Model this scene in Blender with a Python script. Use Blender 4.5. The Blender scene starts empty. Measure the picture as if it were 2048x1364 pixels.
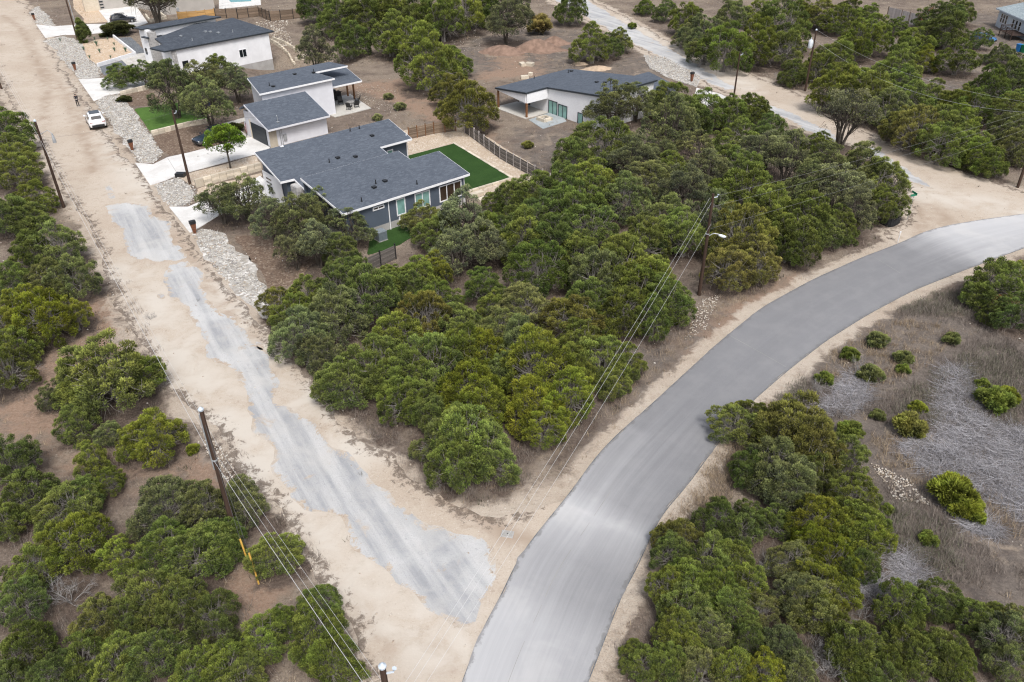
import bpy, bmesh, math, random
import numpy as np
from mathutils import Vector, Matrix
R_ = math.radians
rng = np.random.default_rng(7)
random.seed(7)
SC = bpy.context.scene
COL = SC.collection
# ---------------------------------------------------------------- camera
CAM_H, FPX, PITCH, ROLL = 33.0, 1593.0, R_(32.8), 0.0105
_R0 = np.array([1, 0, 0.]); _U0 = np.array([0, math.sin(PITCH), math.cos(PITCH)])
_FW = np.array([0, math.cos(PITCH), -math.sin(PITCH)])
_RT = math.cos(ROLL)*_R0 - math.sin(ROLL)*_U0
_UP = math.sin(ROLL)*_R0 + math.cos(ROLL)*_U0
_C = np.array([0, 0, CAM_H])
cd = bpy.data.cameras.new('camera'); cam = bpy.data.objects.new('camera', cd); COL.objects.link(cam)
cd.sensor_width = 36.0; cd.lens = 36.0*FPX/2048.0; cd.clip_end = 9000; cd.clip_start = 0.5
m3 = Matrix((( _RT[0], _UP[0], -_FW[0]), (_RT[1], _UP[1], -_FW[1]), (_RT[2], _UP[2], -_FW[2])))
cam.matrix_world = Matrix.Translation((0, 0, CAM_H)) @ m3.to_4x4()
SC.camera = cam
# ---------------------------------------------------------------- light: bright overcast
SUN_EL, SUN_AZ = R_(56), R_(165)      # azimuth from +Y clockwise, the side the sun stands on
W = bpy.data.worlds.new('World'); SC.world = W; W.use_nodes = True
wn = W.node_tree.nodes; wl = W.node_tree.links
sky = wn.new('ShaderNodeTexSky'); sky.sky_type = 'NISHITA'; sky.sun_disc = False
sky.sun_elevation = SUN_EL; sky.sun_rotation = SUN_AZ
sky.air_density = 1.0; sky.dust_density = 4.0; sky.ozone_density = 1.0
hs = wn.new('ShaderNodeHueSaturation'); hs.inputs['Saturation'].default_value = 0.55
wl.new(sky.outputs[0], hs.inputs['Color']); wl.new(hs.outputs[0], wn['Background'].inputs['Color'])
wn['Background'].inputs['Strength'].default_value = 0.11
sl = bpy.data.lights.new('sun', 'SUN'); sl.energy = 1.5; sl.angle = R_(18); sl.color = (1.0, 0.98, 0.955)
sun = bpy.data.objects.new('sun', sl); COL.objects.link(sun)
sd = Vector((math.sin(SUN_AZ)*math.cos(SUN_EL), math.cos(SUN_AZ)*math.cos(SUN_EL), math.sin(SUN_EL)))
sun.rotation_euler = (-sd).to_track_quat('-Z', 'Y').to_euler(); sun.location = (0, -20, 80)
SC.view_settings.view_transform = 'Standard'; SC.view_settings.look = 'None'
SC.view_settings.gamma = 1.0; SC.view_settings.use_curve_mapping = False
SC.view_settings.exposure = 0.76
SC.cycles.use_denoising = True; SC.cycles.denoiser = 'OPENIMAGEDENOISE'; SC.cycles.denoising_input_passes = 'RGB_ALBEDO_NORMAL'; SC.cycles.denoising_prefilter = 'NONE'; SC.cycles.filter_width = 1.2; SC.cycles.use_adaptive_sampling = False
SC.cycles.max_bounces = 6; SC.cycles.diffuse_bounces = 3

# ---------------------------------------------------------------- where things stand
def P(px, py, z=0.0):
    """the point at height z on the sight line of a spot in the photograph (surveying helper)"""
    v = _FW*FPX + _RT*(px-1024) - _UP*(py-682)
    t = (z-CAM_H)/v[2]
    return _C + v*t
def depth(p): return float((np.asarray(p)-_C) @ _FW)
def PX(pts, z=0.0): return np.array([P(x, y, z)[:2] for x, y in pts])
DIP = (-36.5, 142.0, 9.0, 2.9)
def zg(x, y):
    return -DIP[3]*np.exp(-(((x-DIP[0])**2+(y-DIP[1])**2)/DIP[2]**2)**1.5)
def G(px, py):
    z = 0.0
    for _ in range(12):
        p = P(px, py, z); z = 0.5*z+0.5*float(zg(p[0], p[1]))
    return P(px, py, z)

# ---------------------------------------------------------------- objects
def link(o, parent=None):
    COL.objects.link(o)
    if parent is not None: o.parent = parent
    return o
def tag(o, label=None, cat=None, group=None, kind=None):
    if label: o['label'] = label
    if cat: o['category'] = cat
    if group: o['group'] = group
    if kind: o['kind'] = kind
    return o
def thing(name, label, cat, loc=(0, 0, 0), rz=0.0, group=None):
    o = bpy.data.objects.new(name, None); o.empty_display_size = 0.3
    o.location = loc; o.rotation_euler = (0, 0, rz)
    return tag(link(o), label, cat, group)
def mesh_np(name, V, F, mat=None, smooth=False):
    V = np.asarray(V, np.float32); F = np.asarray(F, np.int32); n = F.shape[1]
    me = bpy.data.meshes.new(name)
    me.vertices.add(len(V)); me.vertices.foreach_set('co', V.ravel())
    me.loops.add(F.size); me.loops.foreach_set('vertex_index', F.ravel())
    me.polygons.add(len(F)); me.polygons.foreach_set('loop_start', np.arange(0, F.size, n, dtype=np.int32))
    me.polygons.foreach_set('loop_total', np.full(len(F), n, np.int32))
    if smooth: me.polygons.foreach_set('use_smooth', np.ones(len(F), bool))
    me.update(calc_edges=True); me.validate()
    if mat: me.materials.append(mat)
    return me
def attr(me, name, vals):
    a = me.attributes.new(name, 'FLOAT', 'POINT'); a.data.foreach_set('value', np.asarray(vals, np.float32).ravel())
class MB:
    def __init__(s): s.v = []; s.f = []; s.m = []
    def add(s, vs, fs, mi=0):
        b = len(s.v); s.v += [tuple(map(float, p)) for p in vs]
        s.f += [tuple(b+i for i in f) for f in fs]; s.m += [mi]*len(fs); return s
    def box(s, x0, x1, y0, y1, z0, z1, mi=0):
        return s.add([(x0,y0,z0),(x1,y0,z0),(x1,y1,z0),(x0,y1,z0),(x0,y0,z1),(x1,y0,z1),(x1,y1,z1),(x0,y1,z1)],
                     [(0,3,2,1),(4,5,6,7),(0,1,5,4),(1,2,6,5),(2,3,7,6),(3,0,4,7)], mi)
    def prism(s, poly, zb, zt, mi=0):
        n = len(poly); zb_ = zb if callable(zb) else (lambda x, y: zb); zt_ = zt if callable(zt) else (lambda x, y: zt)
        if sum(poly[i][0]*poly[(i+1)%n][1]-poly[(i+1)%n][0]*poly[i][1] for i in range(n)) < 0: poly = poly[::-1]
        vs = [(x, y, zb_(x, y)) for x, y in poly]+[(x, y, zt_(x, y)) for x, y in poly]
        return s.add(vs, [tuple(range(n-1, -1, -1)), tuple(range(n, 2*n))]+[(i, (i+1)%n, n+(i+1)%n, n+i) for i in range(n)], mi)
    def tube(s, pts, rad, k=6, mi=0, cap=True):
        pts = [np.asarray(p, float) for p in pts]; n = len(pts)
        rad = rad if hasattr(rad, '__len__') else [rad]*n
        vs = []
        for i, p in enumerate(pts):
            d = pts[min(i+1, n-1)]-pts[max(i-1, 0)]; d = d/(np.linalg.norm(d)+1e-9)
            a = np.cross(d, [0, 0, 1.] if abs(d[2]) < .9 else [1., 0, 0]); a /= np.linalg.norm(a); b = np.cross(d, a)
            for j in range(k):
                t = 2*math.pi*j/k; vs.append(p+rad[i]*(math.cos(t)*a+math.sin(t)*b))
        fs = [(i*k+j, i*k+(j+1)%k, (i+1)*k+(j+1)%k, (i+1)*k+j) for i in range(n-1) for j in range(k)]
        if cap: fs += [tuple(range(k-1, -1, -1)), tuple((n-1)*k+j for j in range(k))]
        return s.add(vs, fs, mi)
    def beam(s, p, q, w, z0, z1, mi=0):
        """upright slab along p->q (xy), width w, z0/z1 numbers or pairs"""
        p = np.asarray(p[:2], float); q = np.asarray(q[:2], float); d = (q-p)/np.linalg.norm(q-p); nn = np.array([-d[1], d[0]])*w/2
        a = z0 if hasattr(z0, '__len__') else (z0, z0); b = z1 if hasattr(z1, '__len__') else (z1, z1)
        c = [p-nn, q-nn, q+nn, p+nn]; i = [0, 1, 1, 0]
        vs = [(*c[k], a[i[k]]) for k in range(4)]+[(*c[k], b[i[k]]) for k in range(4)]
        return s.add(vs, [(0,3,2,1),(4,5,6,7),(0,1,5,4),(1,2,6,5),(2,3,7,6),(3,0,4,7)], mi)
    def mesh(s, name, mats, smooth=None):
        me = bpy.data.meshes.new(name); me.from_pydata(s.v, [], s.f)
        for m in (mats if isinstance(mats, (list, tuple)) else [mats]): me.materials.append(m)
        if len(me.materials) > 1: me.polygons.foreach_set('material_index', s.m)
        if smooth is not None:
            me.polygons.foreach_set('use_smooth', [True]*len(s.f)); me.set_sharp_from_angle(angle=R_(smooth))
        me.update(); return me
    def build(s, name, mats, parent=None, smooth=None, **kw):
        return tag(link(bpy.data.objects.new(name, s.mesh(name, mats, smooth)), parent), **kw)
def obj(name, me, parent=None, loc=None, rot=None, scale=None, **kw):
    o = link(bpy.data.objects.new(name, me), parent)
    if loc is not None: o.location = loc
    if rot is not None: o.rotation_euler = rot
    if scale is not None: o.scale = scale if hasattr(scale, '__len__') else (scale,)*3
    return tag(o, **kw)
def copy_tree(o, parent=None):
    c = o.copy(); COL.objects.link(c); c.parent = parent
    for ch in list(o.children): copy_tree(ch, c)
    return c

# ---------------------------------------------------------------- materials
class NT:
    def __init__(s, name, rough=0.8, spec=0.3):
        s.mat = bpy.data.materials.new(name); s.mat.use_nodes = True
        s.n = s.mat.node_tree.nodes; s.l = s.mat.node_tree.links
        s.b = s.n['Principled BSDF']; s.b.inputs['Roughness'].default_value = rough
        s.b.inputs['Specular IOR Level'].default_value = spec
    def new(s, t, **kw):
        n = s.n.new(t)
        for k, v in kw.items(): setattr(n, k, v)
        return n
    def set(s, sock, v):
        if isinstance(v, bpy.types.NodeSocket): s.l.new(v, sock)
        elif isinstance(v, (tuple, list)) and len(v) == 3 and sock.type == 'RGBA': sock.default_value = (*v, 1)
        else: sock.default_value = v
    def pos(s, kind='world'):
        if kind == 'world': return s.new('ShaderNodeNewGeometry').outputs['Position']
        return s.new('ShaderNodeTexCoord').outputs['Object']
    def scale(s, vec, sc):
        m = s.new('ShaderNodeMapping'); s.l.new(vec, m.inputs['Vector']); m.inputs['Scale'].default_value = sc; return m.outputs[0]
    def noise(s, vec, scale, detail=4, rough=.55, dist=0):
        n = s.new('ShaderNodeTexNoise'); s.l.new(vec, n.inputs['Vector']); n.inputs['Scale'].default_value = scale
        n.inputs['Detail'].default_value = detail; n.inputs['Roughness'].default_value = rough; n.inputs['Distortion'].default_value = dist
        return n.outputs['Fac']
    def ramp(s, fac, a, b, lo=0., hi=1.):
        m = s.new('ShaderNodeMapRange'); m.interpolation_type = 'SMOOTHSTEP'
        for k, v in (('Value', fac), ('From Min', a), ('From Max', b), ('To Min', lo), ('To Max', hi)): s.set(m.inputs[k], v)
        return m.outputs[0]
    def math(s, op, a, b=0.):
        m = s.new('ShaderNodeMath', operation=op); s.set(m.inputs[0], a); s.set(m.inputs[1], b); return m.outputs[0]
    def mix(s, f, a, b, mode='MIX'):
        m = s.new('ShaderNodeMix', data_type='RGBA', blend_type=mode)
        s.set(m.inputs[0], f); s.set(m.inputs[6], a); s.set(m.inputs[7], b); return m.outputs[2]
    def attr(s, name):
        return s.new('ShaderNodeAttribute', attribute_name=name).outputs['Fac']
    def bump(s, h, strength=.4, dist=.05):
        b = s.new('ShaderNodeBump'); b.inputs['Strength'].default_value = strength; b.inputs['Distance'].default_value = dist
        s.l.new(h, b.inputs['Height']); s.l.new(b.outputs[0], s.b.inputs['Normal'])
    def out(s, col):
        s.set(s.b.inputs['Base Color'], col); return s.mat
def plain(name, col, rough=.7, var=.12, scale=3., spec=.3, metal=0.):
    t = NT(name, rough, spec); t.b.inputs['Metallic'].default_value = metal
    p = t.pos('obj'); n = t.noise(p, scale, 5)
    f = t.ramp(n, .3, .7)
    return t.out(t.mix(f, tuple(c*(1-var) for c in col), tuple(min(1, c*(1+var)) for c in col)))
M = {}
SAND1, SAND2, SAND3 = (.40, .328, .258), (.47, .405, .335), (.31, .245, .185)
def sand_nodes(t, p):
    big = t.noise(p, .10, 4, .6, .4); mid = t.noise(p, .9, 5, .65); fine = t.noise(p, 9, 4, .7)
    c = t.mix(t.ramp(big, .35, .65), SAND1, SAND2)
    c = t.mix(t.ramp(mid, .52, .72, 0, .75), c, SAND3)
    c = t.mix(t.ramp(fine, .35, .75, 0, .5), c, (.50, .44, .37))
    c = t.mix(t.ramp(t.noise(p, 13, 4, .75), .56, .70, 0, .65), c, (.21, .165, .13))
    c = t.mix(t.ramp(t.noise(p, 4.6, 5, .85), .56, .66, 0, .8), c, (.58, .53, .46))
    c = t.mix(t.ramp(t.noise(p, 5.7, 6, .85, .3), .565, .66, 0, .85), c, (.235, .185, .145))
    c = t.mix(t.ramp(t.noise(p, 2.3, 6, .75, .5), .56, .70, 0, .55), c, (.27, .215, .17))
    return c, mid, fine
def m_sand():
    t = NT('sandy_caliche', .95, .15); p = t.pos(); c, mid, fine = sand_nodes(t, p)
    rut = t.attr('rut')
    c = t.mix(t.math('MULTIPLY', rut, t.ramp(t.noise(p, .5, 5, .7), .3, .6)), c, (.33, .26, .20))
    pale = t.attr('pale'); c = t.mix(t.math('MULTIPLY', pale, t.ramp(t.noise(p, .35, 5, .6, .5), .3, .65)), c, (.52, .475, .415))
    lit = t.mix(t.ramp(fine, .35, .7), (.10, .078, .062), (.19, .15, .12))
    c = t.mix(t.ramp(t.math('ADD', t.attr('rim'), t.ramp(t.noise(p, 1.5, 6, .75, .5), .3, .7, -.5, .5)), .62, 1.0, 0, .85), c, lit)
    t.bump(fine, .35, .03); return t.out(c)
def m_ground():
    t = NT('dry_ground', .95, .1); p = t.pos()
    patch = t.noise(p, .22, 6, .7, .8)
    big = t.noise(p, .12, 5, .6, .6); mid = t.noise(p, .8, 6, .65, .3); fine = t.noise(p, 5, 6, .75); grit = t.noise(p, 22, 3, .7)
    base = t.mix(t.ramp(mid, .35, .65), (.215, .172, .138), (.14, .108, .088))
    base = t.mix(t.ramp(big, .42, .62), base, (.27, .22, .17))
    base = t.mix(t.ramp(fine, .46, .66, 0, .8), base, (.10, .078, .064))
    base = t.mix(t.ramp(t.noise(p, 2.1, 6, .75, .6), .54, .66, 0, .6), base, (.12, .098, .082))
    base = t.mix(t.ramp(t.noise(p, 1.3, 6, .75, .8), .57, .70, 0, .6), base, (.34, .285, .225))
    base = t.mix(t.ramp(t.noise(p, 4.1, 6, .85, .3), .55, .64, 0, .8), base, (.085, .068, .056))
    base = t.mix(t.ramp(t.noise(p, 5.3, 5, .85), .575, .66, 0, .8), base, (.42, .37, .31))
    n2 = t.ramp(t.noise(p, .45, 6, .7, .4), .3, .7, -.45, .45)
    def layer(c, name, col, w=.35):
        f = t.ramp(t.math('ADD', t.attr(name), t.math('MULTIPLY', n2, .9)), .5-w, .5+w)
        return t.mix(f, c, col)
    redc = t.mix(t.ramp(fine, .35, .7), (.24, .16, .115), (.32, .235, .175))
    base = layer(base, 'red', redc)
    greyc = t.mix(t.ramp(fine, .35, .68), (.125, .105, .092), (.19, .162, .138))
    greyc = t.mix(t.ramp(mid, .45, .7, 0, .8), greyc, (.088, .073, .066))
    greyc = t.mix(t.ramp(patch, .54, .64, 0, .8), greyc, (.30, .245, .19))
    base = layer(base, 'grey', greyc)
    s, _, _ = sand_nodes(t, p)
    base = layer(base, 'sand', s, .22)
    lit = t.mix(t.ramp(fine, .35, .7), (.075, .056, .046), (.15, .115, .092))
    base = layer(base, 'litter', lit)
    base = t.mix(t.ramp(grit, .60, .70, 0, .75), base, (.46, .41, .35))
    base = t.mix(t.ramp(t.noise(p, 11, 4, .75), .57, .70, 0, .7), base, (.06, .048, .04))
    t.bump(t.math('ADD', t.math('MULTIPLY', mid, 1.5), fine), .8, .12); return t.out(base)
def m_asphalt():
    t = NT('road_asphalt', .85, .25); p = t.pos()
    uv = t.new('ShaderNodeUVMap').outputs[0]
    st = t.noise(t.scale(uv, (1, .03, 1)), 1.3, 4, .6); st2 = t.noise(t.scale(uv, (1, .02, 1)), 5, 4, .65)
    fine = t.noise(p, 20, 3, .7); mid = t.noise(p, .6, 4, .6)
    c = t.mix(t.ramp(st, .3, .7), (.200, .201, .209), (.218, .219, .227))
    c = t.mix(t.ramp(fine, .3, .7, 0, .35), c, (.135, .135, .14))
    c = t.mix(t.ramp(mid, .4, .7, 0, .35), c, (.25, .248, .25))
    d = t.attr('dust')
    f = t.ramp(t.math('ADD', d, t.ramp(t.math('ADD', t.math('MULTIPLY', st, .5), t.math('MULTIPLY', st2, .5)), .3, .7, -.06, .06)), .12, 1.0, 0, .92)
    c = t.mix(f, c, (.50, .50, .505))
    f2 = t.ramp(t.math('ADD', t.math('MULTIPLY', d, .55), t.ramp(t.noise(p, .35, 4, .6, .3), .3, .7, -.2, .2)), .3, .85, 0, .7)
    c = t.mix(f2, c, (.53, .52, .505))
    e = t.attr('edge'); c = t.mix(t.ramp(t.math('ADD', e, t.ramp(t.noise(p, 1.6, 4, .7), .3, .7, -.3, .3)), .55, .9, 0, .55), c, (.14, .135, .13))
    t.bump(fine, .25, .02); return t.out(c)
def m_oldpave():
    t = NT('worn_chip_seal', .95, .12); p = t.pos()
    uv = t.attr('across')
    comb = t.new('ShaderNodeCombineXYZ'); t.set(comb.inputs[0], uv); sep = t.attr('along'); t.set(comb.inputs[1], sep)
    st = t.noise(t.scale(comb.outputs[0], (1, .06, 1)), .9, 5, .65, .2)
    mid = t.noise(p, 1.1, 6, .7, .3); fine = t.noise(p, 12, 5, .8); big = t.noise(p, .13, 4, .6)
    c = t.mix(t.ramp(st, .35, .62), (.30, .308, .32), (.485, .483, .478))
    c = t.mix(t.ramp(mid, .40, .68, 0, .6), c, (.42, .415, .405))
    c = t.mix(t.ramp(big, .5, .66, 0, .6), c, (.54, .54, .53))
    c = t.mix(t.ramp(fine, .5, .7, 0, .5), c, (.23, .23, .235))
    c = t.mix(t.ramp(t.noise(p, 3.1, 6, .75, .4), .54, .68, 0, .5), c, (.28, .285, .295))
    e = t.attr('edge')
    f = t.ramp(t.math('ADD', e, t.ramp(t.noise(p, .9, 8, .78, .6), .3, .7, -.62, .62)), .80, .92)
    s, _, _ = sand_nodes(t, p); c = t.mix(f, c, s)
    c = t.mix(t.ramp(t.noise(p, .42, 6, .65, .6), .60, .70, 0, .85), c, s)
    c = t.mix(t.ramp(t.noise(p, .16, 4, .6, .4), .50, .68, 0, .55), c, (.50, .485, .46))
    t.bump(t.math('ADD', mid, fine), .5, .05); return t.out(c)
def m_concrete(name, a, b, rough=.85):
    t = NT(name, rough, .2); p = t.pos()
    m = t.noise(p, .5, 5, .6, .3); f = t.noise(p, 8, 4, .7)
    c = t.mix(t.ramp(m, .35, .65), a, b); c = t.mix(t.ramp(f, .4, .75, 0, .4), c, tuple(x*.72 for x in a))
    t.bump(f, .2, .02); return t.out(c)
def m_shingle(name, a, b, hi):
    t = NT(name, .9, .2); p = t.pos('obj')
    br = t.new('ShaderNodeTexBrick'); t.l.new(p, br.inputs['Vector']); br.inputs['Scale'].default_value = 1.0
    br.inputs['Brick Width'].default_value = .34; br.inputs['Row Height'].default_value = .16; br.inputs['Mortar Size'].default_value = .006
    for k, v in (('Color1', a), ('Color2', b), ('Mortar', tuple(x*.6 for x in a))): br.inputs[k].default_value = (*v, 1)
    v = t.new('ShaderNodeTexVoronoi'); t.l.new(t.scale(p, (3, 6, 3)), v.inputs['Vector']); v.inputs['Scale'].default_value = 1.0
    cc = t.new('ShaderNodeSeparateColor'); t.l.new(v.outputs['Color'], cc.inputs[0])
    c = t.mix(t.ramp(cc.outputs[0], .55, .9, 0, .75), br.outputs['Color'], hi)
    c = t.mix(t.ramp(t.noise(p, .5, 4), .35, .7, 0, .35), c, hi)
    c = t.mix(t.ramp(t.noise(p, 14, 3, .7), .4, .75, 0, .5), c, tuple(x*.55 for x in a))
    t.bump(br.outputs['Fac'], .3, -.015); return t.out(c)
def m_siding(name, col, gap=.16, vertical=False, var=.06):
    t = NT(name, .6, .3); p = t.pos('obj')
    sx = t.new('ShaderNodeSeparateXYZ'); t.l.new(p, sx.inputs[0])
    z = t.math('ADD', sx.outputs[0], sx.outputs[1]) if vertical else sx.outputs[2]
    fr = t.math('FRACT', t.math('DIVIDE', z, gap))
    n = t.noise(p, .7, 4)
    c = t.mix(t.ramp(n, .3, .7), tuple(x*(1-var) for x in col), tuple(min(1, x*(1+var)) for x in col))
    c = t.mix(t.ramp(t.noise(t.scale(p, (1, 1, .3)), 3, 5, .7), .5, .8, 0, .25), c, tuple(x*.75 for x in col))
    t.bump(fr, .12, .02); return t.out(c)
def m_stone(name, a, b, c_):
    t = NT(name, .9, .15); p = t.pos(); oi = t.new('ShaderNodeObjectInfo')
    c = t.mix(t.ramp(t.noise(p, 2.2, 5, .65), .35, .65), a, b); c = t.mix(t.ramp(t.noise(p, 7, 4, .7), .5, .75, 0, .6), c, c_)
    hv = t.new('ShaderNodeHueSaturation'); t.l.new(c, hv.inputs['Color']); t.set(hv.inputs['Value'], t.ramp(oi.outputs['Random'], 0, 1, .8, 1.15))
    t.bump(t.noise(p, 6, 4, .7), .4, .04); return t.out(hv.outputs[0])
def m_pebbles(name, cols):
    t = NT(name, .85, .2); g = t.new('ShaderNodeNewGeometry')
    cr = t.new('ShaderNodeValToRGB'); cr.color_ramp.interpolation = 'CONSTANT'
    while len(cr.color_ramp.elements) < len(cols): cr.color_ramp.elements.new(.5)
    for i, c in enumerate(cols): cr.color_ramp.elements[i].position = i/len(cols); cr.color_ramp.elements[i].color = (*c, 1)
    t.l.new(g.outputs['Random Per Island'], cr.inputs[0])
    c = t.mix(t.ramp(t.noise(t.pos(), 5, 4, .7), .4, .7, 0, .35), cr.outputs[0], (.25, .22, .18))
    return t.out(c)
def m_gravel(name, a, b, c_, sc=1.):
    t = NT(name, .95, .12); p = t.pos()
    v = t.new('ShaderNodeTexVoronoi'); t.l.new(p, v.inputs['Vector']); v.inputs['Scale'].default_value = 7*sc
    cc = t.new('ShaderNodeSeparateColor'); t.l.new(v.outputs['Color'], cc.inputs[0])
    c = t.mix(cc.outputs[0], a, b); c = t.mix(t.ramp(cc.outputs[1], .7, .95), c, c_)
    c = t.mix(t.ramp(t.noise(p, .4, 5, .65, .4), .4, .7, 0, .5), c, a)
    t.bump(v.outputs['Distance'], .6, .05); return t.out(c)
def m_turf(name, a, b):
    t = NT(name, .9, .15); p = t.pos()
    c = t.mix(t.ramp(t.noise(p, .5, 4, .6), .3, .7), a, b); c = t.mix(t.ramp(t.noise(p, 16, 4, .75), .4, .7, 0, .6), c, tuple(x*.5 for x in a))
    t.bump(t.noise(p, 25, 3, .7), .6, .05); return t.out(c)
def m_leaf(name, trans=.15):
    t = NT(name); p = t.pos('obj'); oi = t.new('ShaderNodeObjectInfo'); a = t.attr('leaf')
    base = oi.outputs['Color']
    dk = t.mix(1.0, base, (.36, .38, .48), 'MULTIPLY'); lt = t.mix(1.0, base, (2.85, 2.85, 1.6), 'MULTIPLY')  # shaded and lit tones of one foliage colour, painted in by the attribute
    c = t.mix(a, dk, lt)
    hv = t.new('ShaderNodeHueSaturation'); t.l.new(c, hv.inputs['Color'])
    t.set(hv.inputs['Hue'], t.ramp(t.noise(p, .55, 3), .3, .7, .485, .512)); t.set(hv.inputs['Value'], t.ramp(t.noise(p, .9, 3), .3, .7, .82, 1.18))
    d = t.new('ShaderNodeBsdfDiffuse'); tr = t.new('ShaderNodeBsdfTranslucent'); mx = t.new('ShaderNodeMixShader')
    t.l.new(hv.outputs[0], d.inputs[0]); t.l.new(hv.outputs[0], tr.inputs[0]); mx.inputs[0].default_value = trans
    t.l.new(d.outputs[0], mx.inputs[1]); t.l.new(tr.outputs[0], mx.inputs[2])
    t.l.new(mx.outputs[0], t.n['Material Output'].inputs[0]); t.n.remove(t.b); return t.mat
def m_bark(name, a, b):
    t = NT(name, .95, .1); p = t.pos('obj')
    return t.out(t.mix(t.ramp(t.noise(t.scale(p, (1, 1, .3)), 6, 5, .7), .35, .65), a, b))
def m_wood(name, a, b, axis=(1, 1, .15), rough=.85):
    t = NT(name, rough, .2); p = t.pos('obj'); oi = t.new('ShaderNodeObjectInfo')
    c = t.mix(t.ramp(t.noise(t.scale(p, axis), 7, 5, .7), .3, .7), a, b)
    hv = t.new('ShaderNodeHueSaturation'); t.l.new(c, hv.inputs['Color']); t.set(hv.inputs['Value'], t.ramp(oi.outputs['Random'], 0, 1, .78, 1.2))
    return t.out(hv.outputs[0])
def m_glass(name, col, rough=.06):
    t = NT(name, rough, .8); p = t.pos('obj')
    return t.out(t.mix(t.ramp(t.noise(p, .8, 3), .35, .65), tuple(c*.7 for c in col), col))
def m_paint(name, col, rough=.25, coat=.6):
    t = NT(name, rough, .5); t.b.inputs['Coat Weight'].default_value = coat; t.b.inputs['Coat Roughness'].default_value = .08
    p = t.pos('obj'); sx = t.new('ShaderNodeSeparateXYZ'); t.l.new(p, sx.inputs[0])
    d = t.math('MULTIPLY', t.ramp(sx.outputs[2], .75, .2), t.ramp(t.noise(p, 3, 5, .7), .3, .7, .2, .6))
    return t.out(t.mix(d, col, (.36, .29, .22)))
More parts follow.
